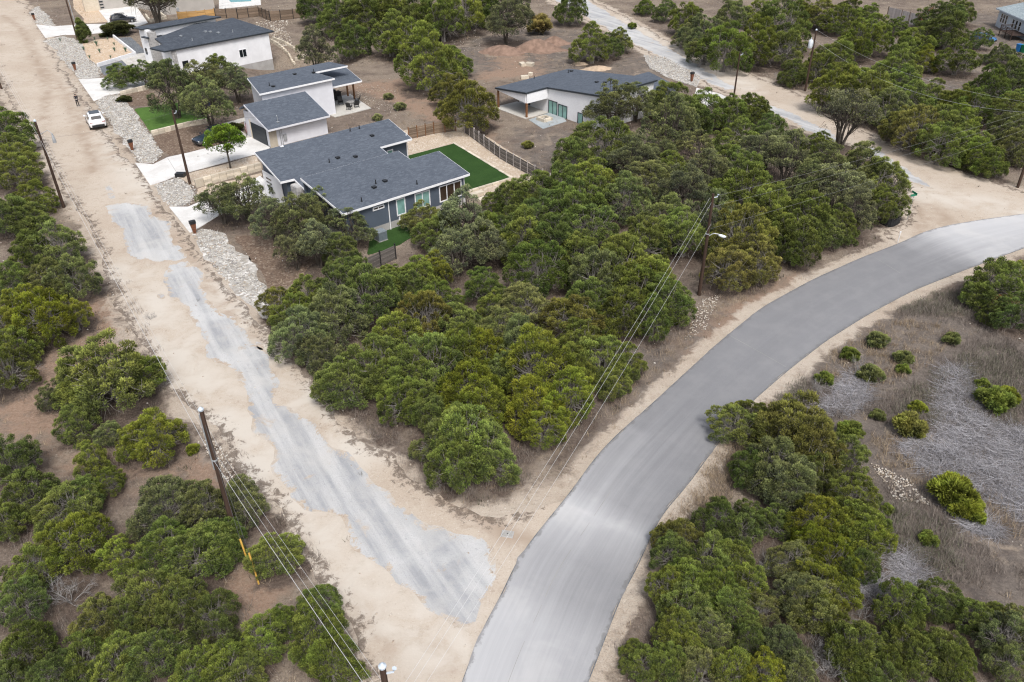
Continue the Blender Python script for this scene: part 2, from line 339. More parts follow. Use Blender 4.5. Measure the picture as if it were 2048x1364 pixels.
M.update(sand=m_sand(), ground=m_ground(), asphalt=m_asphalt(), oldpave=m_oldpave(),
  concrete=m_concrete('pale_driveway_concrete', (.58, .565, .54), (.68, .67, .65)), slab=m_concrete('patio_concrete', (.46, .44, .40), (.54, .52, .48)),
  found=m_concrete('foundation_concrete', (.33, .32, .305), (.42, .41, .40)), greyslab=m_concrete('grey_patio', (.30, .33, .34), (.37, .40, .41)),
  shingle=m_shingle('slate_shingles', (.078, .092, .116), (.094, .110, .136), (.120, .138, .166)),
  shingle2=m_shingle('dark_shingles', (.050, .059, .075), (.066, .077, .095), (.092, .106, .127)),
  shingle3=m_shingle('pale_shingles', (.23, .28, .30), (.29, .34, .36), (.37, .42, .44)),
  white=m_siding('white_siding', (.76, .765, .78)), white2=m_siding('pale_siding', (.66, .665, .70)), stucco=m_concrete('white_stucco', (.76, .76, .77), (.80, .80, .81), .75),
  bluewall=m_siding('slate_blue_siding', (.085, .105, .135)), tanwall=m_siding('grey_vertical_siding', (.40, .375, .345), .4, True),
  fwall=m_siding('pale_blue_siding', (.58, .64, .70), .2), trim=plain('white_trim', (.78, .78, .79), .5, .04), darktrim=plain('charcoal_trim', (.035, .042, .05), .5, .1),
  limestone=m_stone('cream_limestone', (.55, .485, .385), (.62, .555, .455), (.44, .37, .27)), greystone=m_stone('grey_stone', (.34, .33, .32), (.44, .43, .42), (.24, .23, .22)),
  rubble=m_pebbles('limestone_rubble', [(.52, .47, .41), (.44, .38, .31), (.60, .56, .50), (.35, .29, .23)]),
  river=m_pebbles('river_rock', [(.50, .485, .46), (.38, .37, .355), (.56, .54, .50), (.45, .39, .32), (.30, .29, .28), (.60, .585, .56)]),
  rockbed=m_gravel('rock_bed_base', (.30, .275, .24), (.46, .44, .41), (.62, .6, .57), .5),
  tangravel=m_gravel('tan_gravel', (.40, .315, .235), (.50, .42, .33), (.60, .54, .46)), bedgravel=m_gravel('bed_gravel', (.45, .33, .225), (.54, .43, .32), (.60, .53, .44), .8),
  mulch=m_gravel('bark_mulch', (.115, .08, .06), (.19, .14, .105), (.27, .215, .165), .8), darkgravel=m_gravel('dark_gravel', (.11, .12, .13), (.17, .18, .19), (.22, .23, .24)),
  turf=m_turf('green_lawn', (.070, .140, .028), (.09, .17, .036)), aturf=m_turf('artificial_turf', (.026, .062, .014), (.036, .080, .019)),
  leaf=m_leaf('juniper_foliage'), oakleaf=m_leaf('oak_foliage', .14), bark=m_bark('juniper_bark', (.135, .12, .108), (.26, .243, .222)), darkbark=m_bark('oak_bark', (.05, .043, .036), (.11, .095, .08)),
  deadwood=m_bark('dead_grey_wood', (.20, .19, .183), (.32, .305, .295)), polewood=m_wood('creosote_pole', (.038, .024, .018), (.072, .046, .034), (1, 1, .06)),
  fencegrey=m_wood('weathered_boards', (.105, .094, .086), (.175, .158, .144), (.15, .15, 2)), fencebrown=m_wood('brown_boards', (.14, .10, .072), (.22, .165, .12), (.15, .15, 2)),
  fencenew=m_wood('new_cedar_boards', (.42, .24, .085), (.52, .32, .13), (.15, .15, 2)), fencewhite=m_wood('bleached_boards', (.42, .38, .36), (.52, .48, .46), (.15, .15, 2)),
  cedar=m_wood('cedar_post', (.16, .075, .035), (.24, .12, .06)), steel=plain('black_steel', (.02, .021, .023), .4, .2), galv=plain('galvanised', (.42, .44, .46), .45, .12, 3, .5, .4),
  corten=plain('rusty_steel', (.16, .065, .035), .8, .35, 6), glassd=m_glass('dark_glass', (.012, .018, .022)), glassg=m_glass('green_tinted_glass', (.22, .40, .36), .12), glassw=m_glass('brown_room_glass', (.06, .04, .028), .08),
  carw=m_paint('white_car_paint', (.78, .79, .80)), carb=m_paint('black_car_paint', (.010, .012, .017)), carblue=m_paint('dark_blue_car_paint', (.018, .03, .048)), carcyan=m_paint('bright_blue_car_paint', (.03, .13, .30)),
  cglass=m_glass('car_glass', (.012, .014, .017), .05), tyre=plain('tyre_rubber', (.018, .018, .018), .9, .2), rim=plain('alloy_rim', (.42, .43, .44), .3, .1, 3, .5, .7), plastic=plain('black_plastic', (.025, .026, .028), .6, .2),
  redl=plain('red_lens', (.35, .015, .012), .2, .1), whl=plain('clear_lens', (.65, .66, .66), .15, .05), yellow=plain('yellow_plastic', (.55, .33, .07), .5, .1), wire=plain('aluminium_wire', (.55, .55, .55), .4, .05, 3, .5), greywire=plain('weathered_wire', (.24, .24, .24), .5, .05, 3), darkwire=plain('dark_cable', (.10, .10, .10), .6, .1),
  ceramic=plain('pale_insulator', (.50, .56, .62), .3, .08), tank=plain('grey_transformer', (.62, .66, .70), .4, .06), green=plain('green_sign_face', (.015, .20, .11), .5, .08), blackfab=plain('black_geotextile', (.014, .015, .017), .8, .3, 4),
  skin=plain('skin', (.45, .27, .19), .6, .05), jacket=plain('navy_jacket', (.014, .016, .024), .85, .2, 8), trouser=plain('dark_trousers', (.016, .015, .018), .9, .2, 8), hair=plain('dark_hair', (.018, .013, .010), .7, .2), shoe=plain('pale_shoes', (.45, .43, .40), .7, .1),
  ac=plain('grey_ac_casing', (.13, .155, .175), .5, .1), acfan=plain('ac_fan_grille', (.20, .23, .25), .5, .15), pool=m_glass('pool_water', (.03, .30, .32), .08), bluebin=plain('blue_bin', (.02, .16, .42), .5, .08), greenbin=plain('green_bin', (.015, .16, .07), .5, .08),
  redcloth=plain('red_cloth', (.45, .03, .04), .8, .08), whitecloth=plain('white_cloth', (.72, .71, .70), .8, .05), bluecloth=plain('blue_cloth', (.025, .06, .24), .8, .1), deck=m_wood('dark_deck_wood', (.035, .022, .018), (.065, .045, .036)),
  agave=plain('agave_leaf', (.12, .19, .13), .6, .2, 4), soil=plain('reddish_spoil', (.21, .14, .105), .95, .25, 1.2), sandpile=plain('sand_pile', (.42, .32, .23), .95, .15, 1.5),
  straw=m_pebbles('dry_grass_blades', [(.34, .26, .165), (.26, .19, .125), (.40, .32, .22), (.19, .14, .10)]), brush=m_pebbles('dry_brush_twigs', [(.19, .160, .140), (.13, .110, .098), (.26, .222, .195), (.15, .118, .100)]),
  slash=m_pebbles('grey_slash_branches', [(.42, .41, .43), (.33, .32, .34), (.50, .49, .51), (.24, .23, .235)]), scrub=m_pebbles('grey_green_scrub', [(.13, .14, .085), (.17, .165, .12), (.10, .11, .07), (.20, .18, .15)]), weed=m_pebbles('low_weeds', [(.06, .055, .04), (.10, .085, .06), (.075, .08, .04)]),
  boxlid=m_concrete('meter_box_lid', (.26, .26, .24), (.34, .33, .31)))
# ---------------------------------------------------------------- geometry of areas
from mathutils.geometry import delaunay_2d_cdt
def seg_dist(p, poly, closed=True):
    p = np.asarray(p, float); d = np.full(len(p), 1e9); n = len(poly)
    for i in range(n if closed else n-1):
        a = poly[i]; b = poly[(i+1) % n]; ab = b-a; t = np.clip(((p-a)@ab)/(ab@ab+1e-12), 0, 1)
        d = np.minimum(d, np.hypot(*(p-a-t[:, None]*ab).T))
    return d
def inside(p, poly):
    p = np.asarray(p, float); c = np.zeros(len(p), bool); n = len(poly)
    for i in range(n):
        a = poly[i]; b = poly[(i+1) % n]
        if a[1] == b[1]: continue
        k = ((a[1] > p[:, 1]) != (b[1] > p[:, 1])) & (p[:, 0] < (b[0]-a[0])*(p[:, 1]-a[1])/(b[1]-a[1])+a[0])
        c ^= k
    return c
def sdf(p, poly):
    d = seg_dist(p, poly); return np.where(inside(p, poly), -d, d)
def rough_edge(poly, step=.6, amp=.12, seed=0):
    r = np.random.default_rng(seed); pts = []; n = len(poly); st = min(step, .42)
    for i in range(n):
        a = poly[i]; b = poly[(i+1) % n]; k = max(1, int(np.hypot(*(b-a))/st))
        pts += [a+(b-a)*j/k for j in range(k)]
    p = np.array(pts); m = len(p)
    for _ in range(2): p = (np.roll(p, 1, 0)+2*p+np.roll(p, -1, 0))/4
    def sn(w):
        q = r.normal(0, 1, m+2*w); k = np.hanning(2*w+1); return np.convolve(q, k/np.sqrt((k*k).sum()), 'same')[w:w+m]
    d = np.roll(p, -1, 0)-np.roll(p, 1, 0); d /= np.linalg.norm(d, axis=1, keepdims=True)+1e-9
    return p+np.c_[-d[:, 1], d[:, 0]]*(amp*(sn(9)*.9+sn(3)*.55+r.normal(0, .18, m)))[:, None]
def sheet(name, poly, z, mat, amp=.0, step=.7, grid=0, seed=1, side=0.0, attrs=None, **kw):
    poly = rough_edge(poly, step, amp, seed) if amp > 0 else np.asarray(poly)
    vs = [Vector(map(float, p)) for p in poly]; nb = len(vs)
    if grid:
        lo = poly.min(0); hi = poly.max(0)
        g = np.stack(np.meshgrid(np.arange(lo[0], hi[0], grid), np.arange(lo[1], hi[1], grid)), -1).reshape(-1, 2)
        g = g+rng.uniform(-.25, .25, g.shape)*grid; g = g[sdf(g, poly) < -.3*grid]
        vs += [Vector(map(float, p)) for p in g]
    V, _, Fc, *_r = delaunay_2d_cdt(vs, [], [list(range(nb))], 1, 1e-5)
    V = np.array([tuple(v) for v in V]); V3 = np.c_[V, np.full(len(V), z)]
    F = np.array([f if (V[f[1]][0]-V[f[0]][0])*(V[f[2]][1]-V[f[0]][1])-(V[f[1]][1]-V[f[0]][1])*(V[f[2]][0]-V[f[0]][0]) > 0 else f[::-1] for f in Fc])
    if side:
        b = len(V3); ring = [tuple(p)+(z,) for p in poly]+[tuple(p)+(z-side,) for p in poly]; n = len(poly)
        ccw = sum(poly[i][0]*poly[(i+1) % n][1]-poly[(i+1) % n][0]*poly[i][1] for i in range(n)) > 0
        q = []
        for i in range(n):
            j = (i+1) % n; a, c = (i, j) if ccw else (j, i)
            q += [(b+n+a, b+n+c, b+c), (b+n+a, b+c, b+a)]
        V3 = np.r_[V3, np.array(ring)]; F = np.r_[F, np.array(q)]
    me = mesh_np(name, V3, F, mat)
    for k, fn in (attrs or {}).items(): attr(me, k, fn(V3[:, :2], poly))
    return obj(name, me, **kw)
sm = lambda x, a, b: (lambda t: t*t*(3-2*t))(np.clip((x-a)/(b-a), 0, 1))
# curved sealed road: its two edges
RL = PX([(925,1364),(955,1282),(975,1235),(1000,1203),(1024,1139),(1054,1092),(1100,1035),(1144,982),(1189,917),(1234,869),(1289,822),(1354,762),(1439,684),(1524,615),(1624,560),(1724,515),(1804,485),(1844,465),(1899,450),(1974,438),(2048,428),(2160,414)])
RR = PX([(1176,1364),(1204,1292),(1244,1187),(1274,1137),(1301,1072),(1324,1027),(1374,972),(1424,902),(1499,807),(1574,742),(1651,682),(1734,630),(1824,582),(1924,542),(2048,496),(2160,460)])
def resample(poly, n):
    d = np.r_[0, np.cumsum(np.hypot(*np.diff(poly, axis=0).T))]; t = np.linspace(0, d[-1], n)
    q = np.c_[np.interp(t, d, poly[:, 0]), np.interp(t, d, poly[:, 1])]
    for _ in range(6): q[1:-1] = (q[:-2]+2*q[1:-1]+q[2:])/4
    return q, d[-1]
def ext(poly, a, b):
    p0 = poly[0]+(poly[0]-poly[1])/np.hypot(*(poly[0]-poly[1]))*a; p1 = poly[-1]+(poly[-1]-poly[-2])/np.hypot(*(poly[-1]-poly[-2]))*b
    return np.vstack([p0, poly, p1])
NA, NW = 220, 22
Lq, LA = resample(ext(RL, 22, 25), NA); Rq, _ = resample(ext(RR, 22, 25), NA)
ROAD = np.vstack([Lq, Rq[::-1]])
CL = (Lq+Rq)/2
DIRT = PX([(740,1364),(700,1250),(660,1170),(600,1090),(530,990),(450,895),(400,840),(330,770),(270,675),(235,600),(205,510),(165,430),(130,375),(70,275),(0,165),(-80,60),(-90,-25),(10,-25),(62,20),(80,50),(110,110),(160,190),(200,250),(240,310),(275,345),(330,410),(400,500),(470,590),(530,655),(600,745),(680,835),(760,905),(820,960),(900,1010),(965,1030),(1040,1018),(1110,1003)])
b0 = P(740,1364)[:2]
DIRT = np.vstack([DIRT, Lq[(Lq[:, 1] < DIRT[-1][1])][::-1][::3]+np.array([.35, 0]), [(-9, 6)], [b0+np.array([.5, -14])]])
DIRT2 = PX([(1060,-25),(1099,0),(1164,38),(1209,58),(1304,112),(1374,152),(1450,185),(1549,220),(1624,265),(1714,300),(1774,325),(1810,365),(1815,420),(1775,470),(1790,490),(1850,478),(1900,465),(1974,450),(2048,440),(2160,426),(2160,400),(2048,386),(1924,346),(1844,311),(1769,281),(1650,228),(1614,195),(1524,158),(1414,112),(1334,80),(1249,32),(1185,0),(1150,-25)])
# ---------------------------------------------------------------- trees: spot of the crown's middle in the photograph, its radius there, kind
TREES = """10,262,48,d 30,335,46,j 62,392,38,j 22,300,36,j 20,430,46,d 50,425,42,j 108,490,52,o 146,552,48,o 58,505,46,d 30,560,42,d 95,565,45,o 41,614,42,y 85,630,58,y 147,630,38,y 20,640,46,y 24,690,45,j 12,738,48,j 219,735,88,j 160,760,55,j 275,745,48,j 103,790,30,o 150,845,42,d 300,870,56,y 265,880,40,y 218,864,30,o 180,922,38,j 212,962,32,j 25,915,52,d 50,985,58,d 12,1045,40,d 130,1005,58,j 165,985,40,j 150,1070,66,y 240,1105,45,y 320,1005,68,o 405,1005,58,o 380,1090,72,d 330,1090,50,d 440,1080,50,d 480,1000,48,o 555,1100,50,j 640,1200,40,j 630,1262,58,j 660,1312,60,j 55,1130,55,j 130,1178,48,w 40,1205,50,d 300,1190,62,j 370,1205,52,j 420,1235,55,d 195,1240,50,b 45,1285,58,d 165,1310,58,j 235,1322,52,j 310,1300,58,j 390,1330,52,j 455,1320,54,j 525,1272,50,j 560,1245,38,d 110,1345,50,d 15,1350,45,d 480,1350,45,j 250,1230,45,j
558,608,38,b 578,636,44,j 597,679,50,o 640,700,45,o 668,628,58,o 734,597,62,d 617,585,44,j 675,573,44,d 773,575,44,d 815,570,40,d 851,635,52,b 910,636,44,j 870,593,42,j 796,667,58,j 750,725,66,j 687,757,58,j 796,753,52,j 839,800,44,d 863,729,56,j 921,706,56,j 960,706,48,y 937,768,60,y 960,805,56,y 812,800,48,j 868,823,40,j 929,880,72,j 968,905,55,j 880,888,46,o 906,930,50,j 1007,659,52,o 1042,609,56,o 1143,636,56,b 1163,679,48,j 1046,687,52,o 1085,740,64,y 1132,792,54,y 1065,800,58,y 1085,848,46,y 1202,718,54,j 1253,722,38,j 1221,762,34,j 1003,745,44,d 1140,733,48,j 968,573,40,d 987,605,38,j 1182,605,56,d 1241,620,52,j 1202,562,52,o 1276,573,56,j 1335,600,50,j 1304,640,40,j
1074,540,56,d 1114,480,58,d 1054,480,52,j 1174,450,52,d 1234,530,68,j 1304,550,56,j 1159,505,46,j 1284,480,56,j 1334,440,56,o 1189,362,56,j 1124,370,52,j 1074,382,46,d 1039,395,42,d 1174,405,52,d 1244,400,52,o 1084,430,50,d 1144,430,50,d 1010,450,45,d 980,470,42,d 1204,290,56,d 1149,322,42,d 1239,285,42,d 1224,215,46,k 1274,205,38,k 1334,252,52,k 1304,310,42,k 1344,335,38,j 1399,305,44,k 1414,350,44,k 1374,390,48,k 1369,218,52,d 1334,200,40,d 1404,222,42,j 1500,212,38,d 1524,226,24,d 1464,225,42,j 1474,272,52,d 1540,262,40,d 1589,280,34,j 1534,300,52,k 1574,322,56,k 1640,288,34,j 1649,322,56,k 1614,372,52,k 1674,382,56,k 1724,345,46,o 1764,362,46,j 1774,405,40,j 1704,430,44,k 1674,442,42,d 1499,380,60,j 1539,415,56,j 1614,425,56,j 1599,475,52,j 1554,460,48,j 1474,480,60,b 1504,525,48,b 1454,540,46,b 1444,322,46,d 1474,345,40,j 1259,322,46,k 1304,362,46,o 1644,462,36,d 1574,495,34,d 1370,470,50,j 1420,430,50,o 1440,400,40,j
1378,33,38,j 1401,65,44,o 1375,68,28,o 1451,88,58,j 1410,95,36,o 1514,83,52,j 1567,45,60,j 1517,18,38,j 1644,23,38,b 1683,33,38,j 1613,20,34,j 1575,92,44,j 1640,118,46,j 1588,140,32,d 1700,12,24,d 1743,27,34,j 1717,76,46,j 1750,68,42,j 1800,45,26,d 1823,88,42,j 1853,66,28,o 1899,52,46,d 1886,20,42,d 1920,15,36,d 1919,108,44,d 1962,78,22,d 2000,103,28,o 1816,108,33,j 1843,120,28,y 1680,115,42,j 1677,173,56,j 1720,159,50,j 1750,188,56,j 1793,142,46,j 1810,162,44,j 1826,188,50,j 1866,190,42,j 1926,198,46,j 1952,214,42,j 1783,214,46,o 1810,242,46,b 1843,260,52,b 1883,240,54,j 1916,240,46,j 1886,285,50,j 1932,276,52,j 1962,302,46,j 1985,322,36,d 2019,252,46,o 2009,214,42,j 2038,206,38,j 1982,166,42,d 2015,150,46,d 2042,130,40,d 2030,284,44,o 1460,40,38,o 1330,18,26,d 1290,8,22,d
680,25,46,d 740,30,48,d 790,20,48,d 840,30,50,d 780,70,44,j 885,40,44,d 925,22,46,j 700,72,36,d 813,88,36,j 853,130,54,j 899,118,38,j 1012,42,44,k 1000,14,36,k 965,15,40,d 932,208,56,b 905,180,36,b 1142,18,32,d 1185,92,36,d 1218,92,26,d 1241,82,24,j 640,8,40,d
1470,848,46,j 1498,820,30,j 1591,858,72,b 1615,903,62,b 1693,918,40,j 1545,934,54,o 1498,930,38,d 1591,965,56,o 1638,952,46,d 1435,1034,42,d 1482,1051,42,d 1507,1032,33,d 1546,1039,38,d 1622,1034,52,y 1716,1035,58,j 1669,1040,46,y 1708,998,46,j 1747,1074,46,y 1583,998,42,o 1365,1074,42,b 1338,1066,33,b 1349,1110,42,d 1412,1121,50,j 1466,1121,50,j 1384,1168,54,j 1341,1178,42,j 1435,1172,50,j 1482,1168,46,j 1630,1084,46,y 1661,1112,50,y 1716,1133,42,d 1587,1115,46,o 1654,1168,56,y 1599,1191,48,o 1373,1206,50,j 1416,1246,46,o 1349,1256,42,j 1466,1205,46,j 1365,1287,42,j 1521,1215,38,o 1576,1287,46,o 1622,1206,54,o 1646,1225,46,j 1716,1289,60,j 1708,1322,46,j 1794,1202,50,d 1812,1225,34,d 1813,1283,50,d 1836,1303,46,j 1888,1293,54,j 1911,1319,42,j 1868,1202,42,d 1890,1209,33,d 1958,1233,42,j 1990,1222,28,j 2012,1276,50,o 2040,1256,38,o 2020,1322,42,o 1287,1322,38,j 1268,1296,30,j 1345,1327,46,j 1404,1334,50,o 1463,1334,46,j 1521,1342,46,y 1591,1342,46,o 1658,1322,46,w 1775,1327,42,d 1755,1350,42,d 1646,1296,32,w 1728,1219,33,w 1540,1130,36,w 1500,1270,40,d
1990,562,54,j 2035,552,42,j 1962,588,33,j 2032,622,42,d 2010,606,26,r 1990,625,28,d""".split()
GARDEN = [  # individually described trees
 (625,74,40,'T','upright grey-green live oak standing behind the pale house with stepped roofs'),
 (308,6,46,'k','live oak in a square stone planter beside the upper driveway'),
 (235,150,29,'d','first dark juniper from the sandy road beside the driveway of the white house'),
 (288,142,31,'d','middle dark juniper beside the driveway of the white house'),
 (328,148,27,'d','dark juniper touching the front wall of the white house'),
 (432,132,38,'d','dark pointed juniper behind the live oaks against the white house wall'),
 (345,185,50,'k','broad live oak shading the left end of the small front lawn'),
 (400,165,44,'k','live oak crown in front of the white house windows'),
 (415,215,50,'k','live oak hanging over the parked dark blue car'),
 (470,165,40,'k','live oak beside the roof edge of the pale house'),
 (452,293,40,'g','small bright green tree in gravel beside the middle driveway'),
 (440,405,44,'k','twin-trunked live oak beside the lower driveway mailbox'),
 (490,400,46,'k','live oak in front of the dark garage side near the lower driveway'),
 (562,372,24,'k','small oak growing beside the grey stone entrance pier'),
 (545,445,42,'k','live oak left of the slate blue house front corner'),
 (597,450,50,'k','widest live oak in front of the slate blue house corner'),
 (645,425,42,'k','live oak crowding the low roof eave of the slate blue house'),
 (635,492,46,'k','lower live oak spreading over bare mulch below the slate blue house'),
 (700,455,40,'k','live oak left of the grey air conditioner'),
 (590,505,38,'k','low oak beside the end of the river rock bed'),
 (680,500,42,'d','dark juniper between the oaks and the short side fence'),
 (702,540,46,'d','dark juniper just left of the short side fence'),
 (845,432,38,'b','brown-tinged juniper below the house windows'),
 (868,470,38,'j','green juniper right of the air conditioner lawn'),
 (930,441,58,'k','large silvery oak below the wide corner window'),
 (965,488,50,'k','silvery oak downhill of the wide corner window'),
 (892,465,40,'j','green juniper between two silvery oaks below the house'),
 (915,510,46,'k','silvery oak at the top of the juniper thicket behind the short fence'),
 (1025,425,44,'d','dark juniper beside the lower end of the long backyard fence'),
 (993,400,30,'d','small dark juniper at the backyard stone edging'),
 (790,550,38,'j','green juniper directly below the short side fence'),
 (838,545,46,'j','green juniper right of the short side fence'),
 (870,535,40,'y','yellow-green juniper two crowns right of the short side fence'),
 (1689,240,58,'K','half-bare grey oak with visible limbs leaning over the upper sandy road'),
 (164,62,13,'c','little spruce at the foot of the upper left utility pole')]
def tree_spot(px, py, r, kind):
    hk = {'T': 2.5, 'k': 1.9, 'K': 2.0, 's': 1.2, 'w': 1.5, 'g': 2.1, 'c': 3.2, 'r': 1.6}.get(kind, 1.72)
    z = 2.0
    for _ in range(4):
        p = P(px, py, z); R = r*depth(p)/FPX; h = hk*R*1.0; z = h*.54
    return p[0], p[1], R, h
SPOTS = [];
for e in TREES:
    a = e.split(','); SPOTS.append((float(a[0]), float(a[1]), float(a[2]), a[3], None))
SPOTS += [tuple(g) for g in GARDEN]
TW = np.array([tree_spot(s[0], s[1], s[2], s[3]) for s in SPOTS])
# ---------------------------------------------------------------- ground
def lines(lo, hi, step, far):
    a = np.arange(lo, hi+step, step); g = [step*1.6**i for i in range(1, 40)]; c = np.cumsum(g); c = c[c < far]
    return np.r_[lo-c[::-1], a, a[-1]+c]
gx = lines(-150, 150, .8, 4000); gy = lines(8, 225, .8, 4000)
GX, GY = np.meshgrid(gx, gy); gp = np.c_[GX.ravel(), GY.ravel()]
near = (np.abs(gp[:, 0]) < 151) & (gp[:, 1] > 7) & (gp[:, 1] < 226)
def fld(fn, far=0.):
    o = np.full(len(gp), far); o[near] = fn(gp[near]); return o
d_road = fld(lambda q: sdf(q, ROAD), 50.); d_dirt = fld(lambda q: np.minimum(sdf(q, DIRT), sdf(q, DIRT2)), 50.)
sand = np.maximum(1.05-sm(d_dirt, -.3, 2.2), .95-sm(d_road, .2, 2.0))
JUNC = PX([(830,930),(1060,900),(1180,890),(1110,1000),(1040,1030),(900,1020)])
sand = np.maximum(sand, fld(lambda q: .40*(1-sm(sdf(q, JUNC), -1, 2.5))))
RED = [[(100,900),(300,900),(470,960),(520,1040),(380,960),(200,960)],[(0,560),(120,560),(60,600),(0,600)],[(690,1200),(760,1364),(640,1364)],[(440,1120),(560,1150),(560,1220),(450,1230)],[(170,590),(280,600),(300,690),(230,760),(120,720),(90,690)],[(0,690),(130,690),(110,790),(0,800)],[(0,790),(130,780),(120,880),(0,870)],[(380,930),(450,900),(450,960),(390,970)],
       [(690,170),(900,150),(980,240),(1010,330),(900,260),(780,200)],[(960,90),(1110,70),(1100,150),(960,160)],[(1330,680),(1560,560),(1640,545),(1600,590),(1400,730)],[(1900,560),(1960,640),(1900,650)]]
red = np.zeros(len(gp))
for q in RED: red = np.maximum(red, fld(lambda p, q=PX(q): .85*(1-sm(sdf(p, q), -1.5, 2.5))))
RF = PX([(1500,860),(1660,710),(1800,620),(1960,560),(2100,520),(2300,800),(2300,1250),(2048,1250),(1900,1180),(1750,1100),(1680,980)])
grey = fld(lambda q: 1-sm(sdf(q, RF), -2, 3))
for q in [[(1000,60),(1180,60),(1330,140),(1280,190),(1100,160)],[(880,60),(990,60),(990,140),(900,150)],[(1040,260),(1200,270),(1150,370),(1060,330)],[(1640,60),(2048,20),(2048,330),(1740,150)],[(1100,900),(1240,700),(1400,590),(1440,640),(1200,880)]]:
    grey = np.maximum(grey, fld(lambda p, q=PX(q): .7*(1-sm(sdf(p, q), -2, 4))))
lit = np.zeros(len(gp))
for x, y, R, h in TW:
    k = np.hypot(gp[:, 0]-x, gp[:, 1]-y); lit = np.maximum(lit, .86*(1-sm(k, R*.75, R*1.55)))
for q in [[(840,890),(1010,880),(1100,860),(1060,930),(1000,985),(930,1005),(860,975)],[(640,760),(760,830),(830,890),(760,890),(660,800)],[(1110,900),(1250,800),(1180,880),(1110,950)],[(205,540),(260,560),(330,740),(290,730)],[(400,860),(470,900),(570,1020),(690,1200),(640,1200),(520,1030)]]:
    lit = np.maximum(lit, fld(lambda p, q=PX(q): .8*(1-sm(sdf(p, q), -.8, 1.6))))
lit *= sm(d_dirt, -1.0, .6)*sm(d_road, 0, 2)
gz = zg(gp[:, 0], gp[:, 1])
far_b = np.maximum(0, np.hypot(gp[:, 0]/1.2, gp[:, 1]-115)-160); gz = gz + 0.0*far_b
nx, ny = len(gx), len(gy); idx = np.arange(nx*ny).reshape(ny, nx)
gF = np.stack([idx[:-1, :-1], idx[:-1, 1:], idx[1:, 1:], idx[1:, :-1]], -1).reshape(-1, 4)
gm = mesh_np('ground', np.c_[gp, gz], gF, M['ground'], True)
for k, v in (('sand', sand), ('red', red), ('grey', grey), ('litter', lit)): attr(gm, k, v)
obj('ground', gm, kind='structure')
# sandy roads
RUTS = [PX(q) for q in [[(5,30),(45,60),(70,110),(95,180),(85,250)],[(60,110),(130,180),(150,235),(180,300),(186,345)],[(100,60),(140,140),(175,230),(230,320)],[(1830,405),(1852,435),(1838,468)],[(1868,415),(1895,440),(1886,458)],[(560,640),(610,720),(700,820)],[(300,420),(380,520),(440,600),(520,690)],[(640,1180),(760,1270),(900,1330)],[(900,1000),(1000,1060),(1080,1100)]]]
PALE = [PX(q) for q in [[(120,60),(190,180),(250,310),(300,400)],[(250,540),(330,650),(430,800),(560,980),(720,1160),(900,1290)],[(450,560),(560,720),(700,900)],[(1750,330),(1850,390),(2040,420)],[(1250,40),(1500,180)]]]
def rutf(q, poly): return np.maximum.reduce([1-sm(seg_dist(q, r, False), .1, 1.1) for r in RUTS])
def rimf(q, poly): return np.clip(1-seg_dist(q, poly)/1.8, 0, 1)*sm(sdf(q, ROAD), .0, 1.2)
def palef(q, poly): return np.maximum.reduce([1-sm(seg_dist(q, r, False), .5, 4.0) for r in PALE])
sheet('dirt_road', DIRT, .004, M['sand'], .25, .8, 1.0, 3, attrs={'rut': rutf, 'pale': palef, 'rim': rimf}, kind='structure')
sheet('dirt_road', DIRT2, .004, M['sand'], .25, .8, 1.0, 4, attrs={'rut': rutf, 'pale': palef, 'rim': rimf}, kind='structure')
# worn chip seal
AX = PX([(215,400),(640,1300)]); ad = (AX[1]-AX[0])/np.hypot(*(AX[1]-AX[0])); an = np.array([-ad[1], ad[0]])
oldattr = {'edge': lambda q, poly: 1-np.clip(seg_dist(q, poly)/.85, 0, 1), 'along': lambda q, p: (q-AX[0])@ad, 'across': lambda q, p: (q-AX[0])@an}
OLD = [[(208,370),(222,368),(238,390),(230,402),(215,398)],
 [(212,413),(239,406),(260,409),(273,406),(301,409),(328,433),(342,461),(359,491),(366,514),(314,524),(290,515),(277,526),(260,498),(246,471),(229,447)],
 [(345,526),(369,520),(390,536),(407,570),(427,608),(468,642),(498,680),(514,705),(516,720),(534,752),(552,766),(556,784),(562,806),(580,807),(610,842),(650,872),(680,902),(750,962),(800,1007),(875,1037),(925,1072),(985,1102),(985,1150),(965,1195),(938,1256),(905,1247),(850,1222),(790,1182),(770,1132),(700,1092),(670,1042),(600,1012),(560,967),(530,932),(550,907),(535,882),(510,842),(492,822),(484,800),(476,780),(474,760),(474,740),(460,726),(427,724),(410,683),(386,649),(366,618),(338,580),(328,546)],
 [(310,588),(322,586),(336,596),(324,602)],[(512,680),(528,695),(526,705),(514,695)]]
for i, q in enumerate(OLD): sheet('worn_pavement', PX(q), .010, M['oldpave'], .26 if i in (1, 2) else .1, .5, .55, 10+i, attrs=oldattr, kind='structure')
for i, q in enumerate([[(1085,-20),(1170,-20),(1178,0),(1240,40),(1330,90),(1400,132),(1475,177),(1455,182),(1380,150),(1300,105),(1220,60),(1165,30),(1110,0)],[(1712,296),(1745,295),(1800,330),(1860,370),(1872,380),(1820,368),(1765,335)],[(1500,195),(1560,215),(1620,245),(1690,285),(1660,285),(1590,248),(1530,218)]]):
    sheet('worn_pavement', PX(q), .010, M['oldpave'], .2, .6, .8, 20+i, attrs=oldattr, kind='structure')
